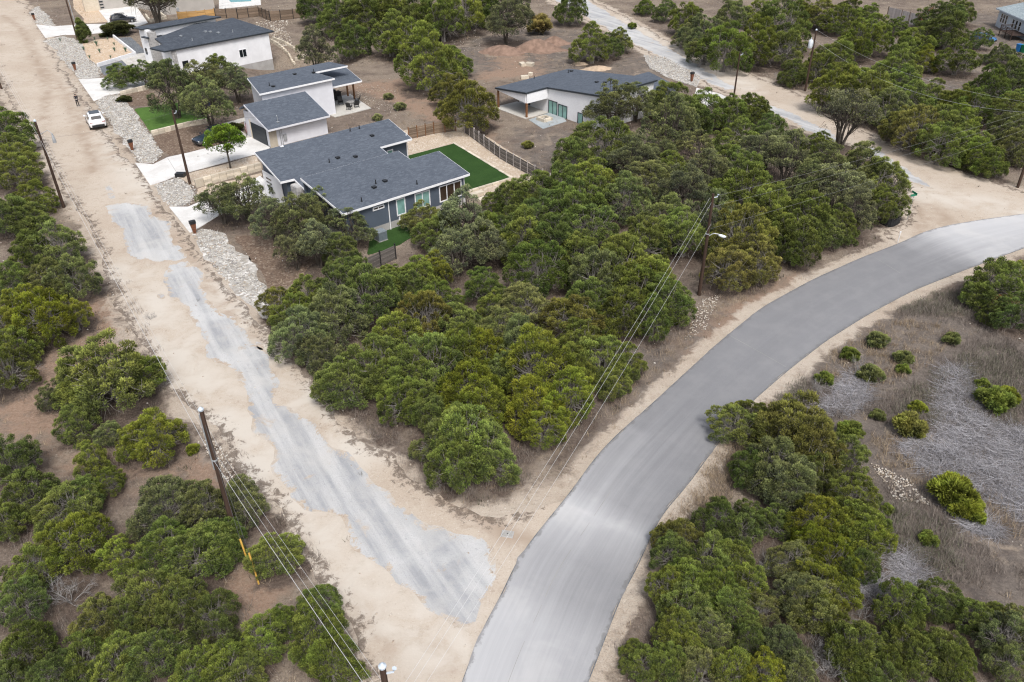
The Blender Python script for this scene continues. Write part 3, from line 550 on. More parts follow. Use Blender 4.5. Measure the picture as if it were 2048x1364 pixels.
# sealed road
tt = np.linspace(0, 1, NW+1)
rv = (Lq[:, None, :]*(1-tt)[None, :, None]+Rq[:, None, :]*tt[None, :, None])
jl = rng.normal(0, .05, NA); jr = rng.normal(0, .05, NA); rv[:, 0, 0] += jl; rv[:, -1, 0] += jr
ri = np.arange(NA*(NW+1)).reshape(NA, NW+1)
rF = np.stack([ri[:-1, 1:], ri[:-1, :-1], ri[1:, :-1], ri[1:, 1:]], -1).reshape(-1, 4)[:, ::-1]
r3 = np.concatenate([rv, np.full((NA, NW+1, 1), .03)], -1)
crown = .03+.03*(1-(2*tt-1)**2); r3[:, :, 2] = crown[None, :]
rm = mesh_np('asphalt_road', r3.reshape(-1, 3), rF, M['asphalt'], True)
if rm.polygons[100].normal.z < 0: rm.flip_normals()
cs = np.r_[0, np.cumsum(np.hypot(*np.diff(CL, axis=0).T))]
DUST = [((1060,1364),.62),((1090,1250),.60),((1120,1180),.42),((1150,1120),.40),((1180,1065),.56),((1200,1035),.66),((1230,1000),.40),((1290,930),.30),((1390,800),.14),((1550,680),.06),((1700,580),.02),((1800,530),.08),((1870,505),.34),((1930,490),.68),((2000,470),.75),((2100,445),.75)]
dk = [(cs[np.argmin(np.hypot(*(CL-P(*q)[:2]).T))], v) for q, v in DUST]
du = np.interp(cs, [d[0] for d in dk], [d[1] for d in dk])
du2 = du[:, None]+.10*np.cos(tt*math.pi)[None, :]*(du[:, None] > .25)
attr(rm, 'dust', du2); attr(rm, 'edge', np.repeat(np.maximum(1-tt*14, 1-(1-tt)*14).clip(0)[None, :], NA, 0))
uv = rm.uv_layers.new(name='UVMap'); li = np.empty(len(rm.loops), np.int32); rm.loops.foreach_get('vertex_index', li)
uvv = np.stack([np.repeat((tt*6)[None, :], NA, 0), np.repeat(cs[:, None], NW+1, 1)], -1).reshape(-1, 2)[li]; uv.data.foreach_set('uv', uvv.astype(np.float32).ravel())
obj('asphalt_road', rm, kind='structure')
sb = MB()   # crumbled edge of the seal
for e in (Lq, Rq):
    for i in range(0, NA-1): sb.beam((*e[i], 0), (*e[i+1], 0), .05, .002, .028)
sb.build('asphalt_edge', M['darkgravel'], kind='structure')
sm_ = MB()
for i in range(2, 62):
    if (i*7) % 11 in (3, 4, 8): continue
    a = Lq[i]*.62+Rq[i]*.38; b = Lq[i+1]*.62+Rq[i+1]*.38; sm_.beam(a, b, .022, .0585, .0615)
for i, t0, t1 in ((96, .05, .95), (131, .1, .6)):
    a = Lq[i]*(1-t0)+Rq[i]*t0; b = Lq[i]*(1-t1)+Rq[i]*t1; n_ = 12
    for k in range(n_): f0, f1 = k/n_, (k+1)/n_; z_ = lambda f: .03+.03*(1-(2*(t0+(t1-t0)*f)-1)**2)+.0015; sm_.beam(a+(b-a)*f0, a+(b-a)*f1, .03, (z_(f0), z_(f1)), (z_(f0)+.003, z_(f1)+.003))
sm_.build('asphalt_seam', M['boxlid'], kind='structure')
# driveways
DRIVES = [[(72,49),(109,53),(162,49),(213,48),(216,44),(198,22),(180,-8),(270,-8),(277,19),(296,46),(254,61),(228,64),(183,68),(150,70),(127,70),(91,76)],
 [(157,159),(211,156),(260,150),(312,140),(332,150),(294,176),(239,187),(211,192),(188,203)],
 [(270,326),(307,329),(335,315),(376,306),(440,290),(509,273),(541,296),(511,309),(355,351),(330,362),(301,371)],
 [(338,414),(376,414),(405,402),(450,398),(520,352),(560,388),(480,422),(440,430),(400,455),(380,466)],
 [(1393,176),(1440,188),(1462,199),(1440,207),(1415,214),(1385,205)]]
for i, q in enumerate(DRIVES): sheet('driveway', PX(q), .05, M['concrete'], 0, side=.1, kind='structure')
jm = MB()
for a, b in [((335,316),(356,350)),((441,291),(462,322)),((411,404),(430,430)),((150,50),(152,69)),((260,151),(275,180))]:
    p, q = P(*a), P(*b); jm.beam(p, q, .05, .051, .054)
jm.build('driveway_joints', M['greystone'], kind='structure')
sheet('walkway', PX([(447,247),(490,235),(497,240),(466,251),(505,277),(495,285)]), .04, M['slab'], 0, side=.1, kind='structure')
sheet('walkway', PX([(235,112),(288,106),(312,128),(305,150),(262,138)]), .02, M['slab'], 0, side=.05, kind='structure')
# beds
sheet('gravel_bed', PX([(355,353),(511,311),(527,340),(440,362),(392,375),(378,368)]), .012, M['tangravel'], .1, kind='structure')
sheet('gravel_bed', PX([(392,378),(525,345),(525,352),(450,396),(404,400),(386,405),(392,392)]), .012, M['tangravel'], .1, kind='structure')
sheet('gravel_bed', PX([(805,262),(905,240),(935,250),(1100,350),(1070,372),(1000,385),(945,396),(925,390),(815,330)]), .012, M['tangravel'], .1, kind='structure')
sheet('gravel_bed', PX([(160,82),(228,76),(272,111),(200,133),(176,118)]), .014, M['bedgravel'], .1, kind='structure')
sheet('gravel_path', PX([(228,76),(262,74),(310,120),(300,130),(272,111)]), .018, M['darkgravel'], .05, kind='structure')
sheet('gravel_path', PX([(197,134),(270,113),(305,122),(250,136),(208,152)]), .018, M['darkgravel'], .05, kind='structure')
sheet('mulch_bed', PX([(303,276),(360,256),(440,246),(500,284),(440,289),(376,305),(338,313),(328,305)]), .012, M['mulch'], .1, kind='structure')
sheet('mulch_bed', PX([(465,470),(560,470),(640,520),(600,570),(540,580),(505,530)]), .012, M['mulch'], .3, kind='structure')
sheet('mulch_bed', PX([(242,190),(296,180),(330,200),(300,212),(262,212)]), .012, M['mulch'], .1, kind='structure')
sheet('sandy_yard', PX([(145,-8),(180,-8),(200,22),(216,44),(165,47),(168,38),(148,18)]), .010, M['bedgravel'], .05, kind='structure')
sheet('lawn', PX([(268,218),(317,211),(370,203),(425,240),(380,250),(304,269)]), .03, M['turf'], .04, side=.03, kind='structure')
sheet('lawn', PX([(733,512),(800,490),(850,455),(800,447),(742,468)]), .03, M['aturf'], .04, side=.03, kind='structure')
TURF = PX([(931,385),(1023,357),(909,289),(800,318)])
sheet('lawn', TURF, .16, M['aturf'], 0, side=.16, kind='structure')
# river rock swales: loose stones in beds
ROCKB = [[(62,20),(75,12),(105,40),(110,52),(80,48)],[(92,80),(128,72),(165,85),(176,118),(200,133),(206,155),(160,158),(120,115)],[(190,204),(211,193),(238,189),(262,216),(302,270),(328,308),(307,328),(275,325),(240,272),(205,225)],
 [(303,373),(335,362),(354,352),(378,368),(392,378),(395,398),(376,413),(340,413)],[(385,470),(402,458),(440,462),(480,512),(530,572),(546,595),(535,640),(492,600),(430,540)],[(1288,110),(1330,114),(1400,152),(1393,174),(1350,162),(1300,138)]]
def stones(n, poly, smin, smax, zb=.02):
    lo = poly.min(0); hi = poly.max(0); p = rng.uniform(lo, hi, (n*4, 2)); p = p[inside(p, poly)][:n]
    return p, rng.uniform(smin, smax, len(p)), zb
def stone_mesh(name, mat, groups, **kw):
    ico = bpy.data.meshes.new('t'); bm = bmesh.new(); bmesh.ops.create_icosphere(bm, subdivisions=1, radius=1); 
    bv = np.array([v.co for v in bm.verts]); bf = np.array([[v.index for v in f.verts] for f in bm.faces]); bm.free(); bpy.data.meshes.remove(ico)
    VV = []; FF = []; o = 0
    for p, s, zb in groups:
        n = len(p)
        if not n: continue
        a = rng.uniform(0, 6.28, n); ca, sa = np.cos(a), np.sin(a)
        sc = np.c_[rng.uniform(.7, 1.25, n), rng.uniform(.55, .95, n), rng.uniform(.4, .75, n)]*s[:, None]*.5
        v = bv[None]*(1+rng.uniform(-.18, .18, (n, len(bv), 1)))*sc[:, None, :]
        x = v[..., 0]*ca[:, None]-v[..., 1]*sa[:, None]; y = v[..., 0]*sa[:, None]+v[..., 1]*ca[:, None]
        V = np.stack([x+p[:, 0:1], y+p[:, 1:2], v[..., 2]+(zb+sc[:, 2]*.55+zg(p[:, 0], p[:, 1]))[:, None]], -1)
        VV.append(V.reshape(-1, 3)); FF.append((bf[None]+(np.arange(n)*len(bv))[:, None, None]+o).reshape(-1, 3)); o += n*len(bv)
    return obj(name, mesh_np(name, np.vstack(VV), np.vstack(FF), mat), **kw)
gr = []
for i, q in enumerate(ROCKB):
    w = PX(q); sheet('rock_bed', w, .012, M['rockbed'], .25, seed=40+i, kind='structure')
    A = abs(sum(w[j][0]*w[(j+1) % len(w)][1]-w[(j+1) % len(w)][0]*w[j][1] for j in range(len(w))))/2
    gr.append(stones(int(A*22), w, .07, .25))
stone_mesh('river_rocks', M['river'], gr, kind='stuff')
# ---------------------------------------------------------------- houses (each built in its own square frame)
def VP(px, py, o, ang, axis, val):
    """(other coordinate, height) where a sight line meets an upright wall plane of a house frame"""
    a = R_(ang); e1 = np.array([math.cos(a), math.sin(a)]); e2 = np.array([-math.sin(a), math.cos(a)])
    v = _FW*FPX+_RT*(px-1024)-_UP*(py-682); e = e1 if axis == 'u' else e2; f = e2 if axis == 'u' else e1
    t = (val-((_C[:2]-o[:2])@e))/(v[:2]@e); q = _C+v*t
    return float((q[:2]-o[:2])@f), float(q[2])
def LOC(p, o, ang):
    a = R_(ang); d = np.asarray(p[:2])-o[:2]
    return (float(d[0]*math.cos(a)+d[1]*math.sin(a)), float(-d[0]*math.sin(a)+d[1]*math.cos(a)))
def plane(z0, b=0., c=0.): return lambda x, y: z0+b*x+c*y
def roof(par, poly, pl, mat, fm, t=.20, name='roof'):
    r = MB().prism(poly, lambda x, y: pl(x, y)-t, pl).build(name, mat, par)
    n = len(poly); s = sum(poly[i][0]*poly[(i+1) % n][1]-poly[(i+1) % n][0]*poly[i][1] for i in range(n)); q = poly if s > 0 else poly[::-1]
    m = MB()
    for i in range(n):
        a = np.array(q[i], float); b = np.array(q[(i+1) % n], float); d = (b-a)/np.linalg.norm(b-a); o = np.array([d[1], -d[0]])*.045
        za, zb = pl(*a), pl(*b); m.beam(a+o*.55-d*.02, b+o*.55+d*.02, .045, (za-t-.03, zb-t-.03), (za-.015, zb-.015))
    m.build('fascia', fm, r); return r
def walls(par, poly, z0, top, mat, name='wall', t=.205):
    return MB().prism(poly, z0, (lambda x, y: top(x, y)-t) if callable(top) else top).build(name, mat, par)
def window(par, p, q, z0, z1, fm, gm, mull=0, name='window', bar=.09, trans=False, rows=0):
    p = np.array(p, float); q = np.array(q, float); L = np.linalg.norm(q-p); d = (q-p)/L; n = np.array([d[1], -d[0]])
    def bx(m, s0, s1, a0, a1, d0, d1):
        vs = []
        for z in (a0, a1):
            for s, dd in ((s0, d0), (s1, d0), (s1, d1), (s0, d1)): w = p+d*s+n*dd; vs.append((w[0], w[1], z))
        m.add(vs, [(0,1,2,3),(4,7,6,5),(0,4,5,1),(1,5,6,2),(2,6,7,3),(3,7,4,0)])
    m = MB(); bx(m, 0, bar, z0, z1, .004, .06); bx(m, L-bar, L, z0, z1, .004, .06); bx(m, bar, L-bar, z0, z0+bar, .004, .06); bx(m, bar, L-bar, z1-bar, z1, .004, .06)
    for k in range(mull):
        s = L*(k+1)/(mull+1); bx(m, s-bar*.4, s+bar*.4, z0+bar, z1-bar, .004, .05)
    for k in range(rows):
        z = z0+(z1-z0)*(k+1)/(rows+1); bx(m, bar, L-bar, z-bar*.35, z+bar*.35, .004, .045)
    f = m.build(name, fm, par)
    for k in range(mull+1):
        s0 = bar if k == 0 else L*k/(mull+1)+bar*.4; s1 = L-bar if k == mull else L*(k+1)/(mull+1)-bar*.4
        g = MB(); bx(g, s0, s1, z0+bar, z1-bar, .004, .022); g.build('pane', gm, f)
    return f
def vents(par, pl, spots, mat):
    for k, (x, y, kind) in enumerate(spots):
        z = pl(x, y); m = MB()
        if kind == 'p': m.tube([(0, 0, -.05), (0, 0, .42)], .05, 6); m.tube([(0, 0, .02), (0, 0, .06)], .11, 6)
        else: m.box(-.18, .18, -.18, .18, .0, .13); m.box(-.22, .22, -.22, .22, .13, .17)
        obj('roof_vent', m.mesh('roof_vent', mat), par, (x, y, z+.003))
# --- slate blue house
OC = P(686, 427, 3.3); HC = thing('slate_blue_house', 'slate blue house with two overlapping grey shed roofs and white trim behind the juniper woods', 'house', (OC[0], OC[1], 0), R_(41))
nr = [(0,0),(14.9,0),(15.1,5.4),(11.4,5.4),(11.4,7.5),(0,7.5)]; pn = plane(3.3, 0, .173)
fr_ = [(-.2,16.8),(-.55,11.0),(.9,10.9),(.9,7.7),(12.1,7.7),(12.1,12.2),(16.35,12.2),(16.45,16.8)]; pf = plane(.6, 0, .25)
r1 = roof(HC, nr, pn, M['shingle'], M['trim']); r2 = roof(HC, fr_, pf, M['shingle'], M['trim'])
nw = [(.4,.35),(14.45,.35),(14.45,5.0),(11.0,5.0),(11.0,7.2),(.4,7.2)]
walls(HC, nw, .76, pn, M['bluewall']); MB().prism(nw, -.3, .758).build('foundation', M['found'], HC)
fw = [(.2,16.4),(.2,11.3),(1.3,11.3),(1.3,7.75),(12.4,7.75),(12.4,13.0),(16.1,13.0),(16.1,16.4)]
walls(HC, fw, -.2, pf, M['bluewall'])
MB().prism([(.12,7.25),(11.2,7.25),(11.2,7.42),(.12,7.42)], 2.4, 4.36).build('clerestory_wall', M['bluewall'], HC)
window(HC, (3.35,.35), (4.65,.35), 2.42, 2.80, M['trim'], M['glassw'], 1, bar=.11)
window(HC, (6.0,.35), (7.07,.35), 1.12, 2.86, M['trim'], M['glassg'], 0, bar=.11)
window(HC, (8.2,.35), (10.05,.35), 1.12, 2.83, M['trim'], M['glassg'], 1, bar=.11)
window(HC, (11.2,.35), (14.05,.35), 1.06, 2.78, M['trim'], M['glassw'], 2, bar=.11)
window(HC, (13.45,13.0), (14.25,13.0), 1.7, 2.72, M['trim'], M['glassg'], 0, bar=.1)
window(HC, (.4,3.6), (.4,2.6), 1.0, 2.7, M['trim'], M['glassd'], 0)
m = MB(); m.tube([(5.1,.27,3.2),(5.1,.27,-.1)], .055, 6); m.tube([(5.1,-.05,3.22),(5.1,.27,3.0)], .055, 6); m.build('downspout', M['trim'], HC)
MB().tube([(14.38,.28,3.2),(14.38,.28,.0)], .04, 6).build('downspout', M['trim'], HC); MB().tube([(16.14,12.93,4.0),(16.14,12.93,0)], .05, 6).build('downspout', M['trim'], HC)
gd = MB(); gd.box(.11,.19,12.5,16.3,0,2.75); g_ = gd.build('garage_door', M['white'], HC)
for k in range(3): MB().box(.085,.108,14.7,15.9,2.15-.42*k,2.30-.42*k).build('pane', M['glassd'], g_)
m = MB(); m.box(.06,.12,12.35,12.48,0,2.9); m.box(.06,.12,16.32,16.42,0,2.9); m.box(.06,.12,12.48,16.32,2.76,2.9); m.build('door_frame', M['trim'], HC)
pier = MB().box(.35,1.55,9.5,10.75,-.1,2.9).build('stone_pier', M['greystone'], HC)
bk = {}
for r in range(6):
    for c in range(3):
        for face in (0, 1):
            L = (.37, .40)[face]; key = (face, (r+c) % 2)
            if key not in bk: bk[key] = (MB().box(0,.05+.015*((r+c) % 2),0,.385,0,.44) if face == 0 else MB().box(0,.37,0,.05+.015*((r+c) % 2),0,.44)).mesh('stone_block', M['greystone'])
            if face == 0: obj('stone_block', bk[key], pier, (.30-.015*((r+c) % 2), 9.52+.41*c, .02+.475*r))
            else: obj('stone_block', bk[key], pier, (.37+.395*c, 9.445-.015*((r+c) % 2), .02+.475*r))
vents(HC, pn, [(2.6,.9,'p'),(5.0,2.4,'b'),(5.6,3.0,'p'),(6.6,2.9,'b'),(9.0,.9,'p')], M['steel'])
vents(HC, pf, [(5.6,11.9,'p'),(6.8,12.2,'b'),(8.6,11.6,'b'),(12.6,14.4,'b'),(11.0,16.3,'p'),(12.2,16.3,'p')], M['steel'])
MB().box(2.6,2.95,16.45,16.7,pf(2.7,16.6)+.004,pf(2.7,16.6)+.09).build('cable_bracket', M['trim'], HC)
# --- pale house with garage wing
OB = P(*(240+1185*520/2048, 1165*520/2048)); HB = thing('pale_grey_house', 'pale grey house with low garage wing and covered rear patio', 'house', (OB[0], OB[1], 0), R_(41.5))
pg = plane(2.80, 0, .34); pu = plane(4.3, 0, .1); pp = plane(2.75, 0, .1)
roof(HB, [(-.3,-.85),(8.25,-.85),(8.25,4.75),(-.3,4.75)], pg, M['shingle'], M['white2'])
MB().prism([(-.3,4.77),(8.25,4.77),(8.25,6.45),(-.3,6.45)], plane(6.3,0,-.45), plane(6.56,0,-.46)).build('rear_roof', M['shingle'], HB)
walls(HB, [(.15,-.05),(8.15,-.05),(8.15,5.0),(.15,5.0)], -.1, lambda x, y: min(pg(x, y), 4.3), M['white2'])
MB().box(.16,8.14,5.02,6.4,-.1,3.3).build('wall', M['white2'], HB)
roof(HB, [(2.6,6.1),(13.5,6.1),(12.4,9.5),(17.7,9.5),(16.4,12.1),(4.0,12.1)], pu, M['shingle'], M['trim'])
walls(HB, [(3.0,6.5),(13.3,6.5),(12.2,9.8),(12.2,11.8),(4.2,11.8)], -.1, pu, M['white2'])
roof(HB, [(13.45,7.3),(18.4,7.3),(19.5,13.0),(13.0,13.0)], pp, M['shingle'], M['trim'])
for x, y in ((18.9,10.6),(19.1,12.7)): MB().box(x-.1,x+.1,y-.1,y+.1,.09,pp(x,y)-.21).build('porch_post', M['cedar'], HB)
MB().box(12.25,13.0,9.9,12.0,-.1,3.3).build('wall', M['white2'], HB)
gd = MB(); gd.box(.07,.14,.75,4.7,0,2.15); g_ = gd.build('garage_door', M['darktrim'], HB)
for k in range(4): MB().box(.05,.066,.8,4.65,.06+.53*k,.06+.53*k+.48).build('door_panel', M['darktrim'], g_)
MB().box(.04,.13,4.75,5.0,-.05,2.4).build('pillar', M['limestone'], HB)
pl_ = MB().box(.05,1.05,-.13,-.06,-.05,2.3).build('stone_corner', M['limestone'], HB)
m = MB(); m.tube([(1.5,-.12,0),(1.5,-.12,2.4)], .045, 6); m.tube([(1.75,-.12,.0),(1.75,-.12,2.2)], .03, 6); m.build('conduit', M['galv'], HB)
MB().box(1.9,2.3,-.2,-.06,.5,1.3).build('meter_box', M['galv'], HB)
m = MB(); m.tube([(1.6,.1,2.8),(1.6,.1,3.7)], .03, 6); m.box(1.45,1.75,-.05,.25,2.86,2.92); m.tube([(1.6,.1,3.7),(1.45,.0,3.62)], .05, 6); m.build('service_mast', M['galv'], HB)
vents(HB, pu, [(5.2,7.4,'b'),(5.0,8.0,'p'),(9.8,10.0,'b'),(12.2,9.2,'b'),(12.4,9.5,'p')], M['steel'])
window(HB, (12.2,9.9), (12.2,11.5), .3, 2.3, M['darktrim'], M['glassd'], 1) if False else None
so, co = math.sin(R_(41.5)), math.cos(R_(41.5))
def BW(u, v): return np.array([OB[0]+u*co-v*so, OB[1]+u*so+v*co])
sheet('patio', np.array([BW(*q) for q in [(12.35,5.2),(18.2,5.2),(19.9,13.4),(12.4,13.4)]]), .09, M['slab'], 0, side=.35, kind='structure')
# --- white house with dark roofs
OA = P(354, 151.6); HA = thing('white_house', 'white house with stepped dark roofs and tall concrete foundation', 'house', (OA[0], OA[1], 0), R_(46))
pa = plane(4.0, 0, .1); pau = plane(5.45, .01, 0.0)
roof(HA, [(-1.1,.05),(18.6,.05),(17.05,10.6),(13.6,9.9),(11.2,11.3),(.75,6.7),(.35,3.26),(-2.1,2.7)], pa, M['shingle2'], M['darktrim'])
roof(HA, [(.8,13.9),(.9,11.5),(1.9,11.5),(2.3,10.2),(14.8,10.4),(13.5,14.0)], pau, M['shingle2'], M['darktrim'])
roof(HA, [(.75,11.9),(1.0,10.3),(3.6,10.55),(3.3,12.3)], plane(4.25), M['shingle2'], M['darktrim'], .16)
aw = [(.2,.35),(17.7,.35),(16.4,10.2),(13.4,9.5),(11.0,10.8),(1.25,6.5),(.75,3.4),(.2,3.3)]
walls(HA, aw, -.55, pa, M['white']); MB().prism(aw, -3.4, -.552).build('foundation', M['found'], HA)
walls(HA, [(1.3,10.9),(13.7,11.0),(13.2,13.7),(1.3,13.6)], -.3, pau, M['white'])
MB().prism([(2.7,10.62),(13.9,10.8),(13.9,10.98),(2.7,10.88)], 4.2, 5.24).build('clerestory_wall', M['white'], HA)
st = MB().box(1.35,2.5,9.9,10.85,-.2,5.0).build('stone_entry', M['greystone'], HA)
pr = MB().box(.1,.85,.26,.34,-.4,3.75).build('stone_pier', M['greystone'], HA)
sb1 = MB().box(0,.3,0,.05,0,.36).mesh('stone_block', M['greystone']); sb2 = MB().box(0,.05,0,.42,0,.36).mesh('stone_block', M['greystone'])
for r in range(10):
    for c in range(2): obj('stone_block', sb1, pr, (.13+.36*c, .20-.02*((r+c) % 2), -.35+.4*r))
for r in range(9):
    for c in range(2): obj('stone_block', sb2, st, (1.295-.02*((r+c) % 2), 9.93+.46*c, .2+.42*r))
window(HA, (1.5,.35), (2.5,.35), .85, 1.92, M['steel'], M['glassd'], 0); window(HA, (11.62,.35), (13.0,.35), .66, 1.98, M['trim'], M['glassd'], 1, bar=.07)
window(HA, (.2,2.9), (.2,1.2), -.3, 2.0, M['darktrim'], M['glassd'], 0, name='side_door'); window(HA, (.9,5.6), (.84,4.4), 2.9, 4.0, M['trim'], M['glassd'], 1, bar=.07)
window(HA, (1.3,12.9), (1.3,12.2), 1.2, 2.2, M['darktrim'], M['glassd'], 0)
vents(HA, pa, [(9.0,5.5,'b'),(10.4,3.8,'b'),(9.6,5.0,'b'),(12.6,3.0,'p'),(5.0,2.5,'p'),(4.6,5.5,'b')], M['galv'])
# --- low white house with deep corner porch
OD = P(720+1003*680/2048, 712*680/2048); AD = 39
HD = thing('low_white_house', 'low white house with sloping slate roof, timber corner posts and small patio fire pit', 'house', (OD[0], OD[1], 0), R_(AD))
pd = plane(3.45, .02, -.1)
roof(HD, [(-.1,.0),(3.6,.0),(3.65,-10.3),(13.9,-10.4),(14.3,-5.5),(13.7,6.6),(-.1,6.6)], pd, M['shingle'], M['darktrim'])
dw = [(3.85,-10.05),(13.6,-10.1),(13.7,6.2),(3.9,6.2)]; walls(HD, dw, -.3, pd, M['stucco'])
m = MB(); m.beam((.12,.12), (3.85,.12), .2, (1.95,1.95), (pd(0,.1)-.21,pd(3.8,.1)-.21)); m.build('porch_beam', M['stucco'], HD)
m = MB(); m.beam((.12,.25), (.12,6.4), .2, (1.95,2.45), (pd(0,.2)-.21,pd(0,6.4)-.21)); m.build('porch_beam', M['stucco'], HD)
for x, y, z in ((.14,.14,1.95),(.14,6.25,2.4)): MB().box(x-.11,x+.11,y-.11,y+.11,.05,z).build('porch_post', M['cedar'], HD)
def dwin(pts, mull, gm, name='window'):
    q = [VP(970+u*430/2048, 100+v*430/2048, OD, AD, 'u', 3.85) for u, v in pts]
    window(HD, (3.85, q[0][0]), (3.85, q[1][0]), q[2][1], q[0][1], M['darktrim'], gm, mull, bar=.1, name=name)
dwin([(606,470),(690,505),(606,605)], 1, M['glassg']); dwin([(700,510),(785,545),(700,640)], 1, M['glassg']); dwin([(885,590),(936,612),(885,700)], 0, M['glassg'])
window(HD, (3.9,4.8), (3.9,3.8), .15, 2.0, M['darktrim'], M['glassd'], 0, name='porch_door'); window(HD, (3.9,5.9), (3.9,5.2), 1.0, 1.8, M['darktrim'], M['glassd'])
vents(HD, pd, [(8.2,-8.0,'p'),(9.0,-6.6,'p'),(9.2,-5.4,'b'),(8.8,-4.2,'b'),(11.6,4.4,'p'),(12.4,4.6,'b'),(6.5,6.0,'p')], M['steel'])
gq = [LOC(P(970+u*430/2048, 100+v*430/2048, 3.0), OD, AD) for u, v in [(1425,243),(1560,207),(1835,345),(1800,430),(1630,430)]]
roof(HD, gq, plane(3.0), M['shingle'], M['darktrim'], .2, 'garage_roof')
cg = np.mean(gq, 0); MB().prism([tuple(cg+(np.array(q)-cg)*.9) for q in gq], -.2, 2.78).build('wall', M['stucco'], HD)
sd_, cd_ = math.sin(R_(AD)), math.cos(R_(AD))
def DW(u, v): return np.array([OD[0]+u*cd_-v*sd_, OD[1]+u*sd_+v*cd_])
sheet('patio', np.array([DW(*q) for q in [(-.35,-.2),(3.84,-.2),(3.88,6.7),(-.35,6.7)]]), .07, M['slab'], 0, side=.15, kind='structure')
sheet('patio', PX([(1057,240),(1086,258),(1133,243),(1128,236),(1098,226)]), .05, M['greyslab'], 0, side=.12, kind='structure')
# --- grey-beige house at the top edge
OE = P(202, 20); HE = thing('beige_house', 'grey-beige house with wide garage door and ribbed siding, above the black car', 'house', (OE[0], OE[1], 0), R_(35))
k2 = LOC(P(258, 13), OE, 35); k3 = LOC(P(335, 30), OE, 35); k4 = LOC(P(431, 21.5), OE, 35)
wE = [(-.1,0),(k2[0],.0),(k2[0],2.2),(k3[0],k3[1]),(k4[0],k4[1]),(k4[0],k4[1]+11),(-.1,12)]
walls(HE, wE, -.2, 4.2, M['tanwall'], t=0); roof(HE, [(x+(-.5 if x < 1 else .5), y+(-.4 if y < 5 else .5)) for x, y in wE], plane(4.42), M['shingle'], M['darktrim'], .2)
MB().box(.9,k2[0]-.1,-.07,-.01,0,2.6).build('garage_door', M['tanwall'], HE)
MB().box(-3.2,-.12,-.3,.5,-.1,3.2).build('side_wall', M['limestone'], HE)
for k in range(4): MB().box(.05,.78,-.06,-.008,.35+.6*k,.62+.6*k).build('slot_window', M['glassd'], HE)
MB().box(k3[0]+2,k3[0]+2.5,k3[1]-.5,k3[1]-.15,.6,1.3).build('meter_box', M['galv'], HE)
# --- pale blue house at the right edge
f0, f1 = P(1990, 52), P(2040, 76); fa = math.atan2(f1[1]-f0[1], f1[0]-f0[0])
HF = thing('pale_blue_house', 'pale blue house with small paned windows and grey-green roof, far beyond the junipers', 'house', (f0[0], f0[1], 0), fa)
walls(HF, [(0,0),(16,0),(16,9),(0,9)], -.2, 3.0, M['fwall'], t=0)
roof(HF, [(-.5,-.5),(16.5,-.5),(16.5,4.5),(-.5,4.5)], plane(3.3,0,.22), M['shingle3'], M['fwall']); roof(HF, [(-.5,4.52),(16.5,4.52),(16.5,9.5),(-.5,9.5)], plane(5.28,0,-.22), M['shingle3'], M['fwall'])
for k in range(3): window(HF, (1.2+1.0*k,0), (2.05+1.0*k,0), 1.0, 2.6, M['trim'], M['glassd'], 0, bar=.08, rows=1)
for k in range(3): window(HF, (6.0+1.3*k,0), (6.9+1.3*k,0), .9, 2.5, M['trim'], M['glassd'], 0, bar=.08, rows=1)
DK = thing('timber_deck', 'dark timber deck with railings against the pale blue house', 'deck', (f0[0]+8.2*math.cos(fa)+1.5*math.sin(fa), f0[1]+8.2*math.sin(fa)-1.5*math.cos(fa), 0), fa)
for k in range(12): MB().box(.02+.4*k,.38+.4*k,-1.4,1.4,.9,.95).build('board', M['deck'], DK)
for x in (.1, 2.4, 4.7): MB().box(x-.06,x+.06,-1.42,-1.3,0,1.9).build('post', M['deck'], DK)
for z in (1.15, 1.4, 1.65, 1.85): MB().box(0,4.8,-1.38,-1.34,z,z+.06).build('rail', M['deck'], DK); MB().box(.0,.05,-1.3,1.4,z,z+.06).build('rail', M['deck'], DK)
# --- pool beyond the fence
pw = PX([(452,-6),(500,-8),(503,3),(462,5)]); sheet('pool_deck', PX([(438,-8),(520,-10),(522,10),(450,17),(438,22)]), .06, M['concrete'], 0, side=.1, kind='structure')
tag(sheet('swimming_pool', pw, .072, M['pool']), 'small turquoise swimming pool behind the brown board fence', 'pool')
# --- retaining walls and raised beds of sawn limestone
LB = [MB().box(-.44,.44,-.16,.16,0,.3).mesh('limestone_block', M['limestone']), MB().box(-.36,.36,-.15,.15,0,.3).mesh('limestone_block', M['limestone'])]
def block_wall(name, label, pts, courses, mat='limestone', z0=None, meshes=None, h=.3, step=.9):
    w = [np.asarray(p[:2], float) for p in pts]; base = thing(name, label, 'wall', (w[0][0], w[0][1], 0)); ms = meshes or LB
    for i in range(len(w)-1):
        a, b = w[i], w[i+1]; L = np.linalg.norm(b-a); d = (b-a)/L; ang = math.atan2(d[1], d[0]); n = max(1, round(L/step))
        for c in range(courses):
            for k in range(n):
                q = a+d*(k+.5+.0*c)*L/n+np.array([-d[1], d[0]])*rng.normal(0, .012)
                zz = (float(zg(*q)) if z0 is None else z0)+c*(h+.008)
                obj(name+'_block' if False else 'stone_block', ms[(k+c) % 2], base, (q[0]-w[0][0], q[1]-w[0][1], zz), (0, 0, ang), (L/n/.9*(.99 if (k+c) % 2 == 0 else 1.2), 1, h/.3))
    return base
block_wall('retaining_wall', 'low cream limestone wall between gravel bed and lower driveway of slate blue house', [P(392,375), P(440,362), P(523,340)], 3)
block_wall('retaining_wall', 'cream limestone edging along the small front lawn beside the dark blue car', [P(304,271), P(380,252), P(415,246)], 2)
block_wall('retaining_wall', 'cream limestone edging under three dark junipers beside the white house driveway', [P(242,191), P(296,178)], 2)
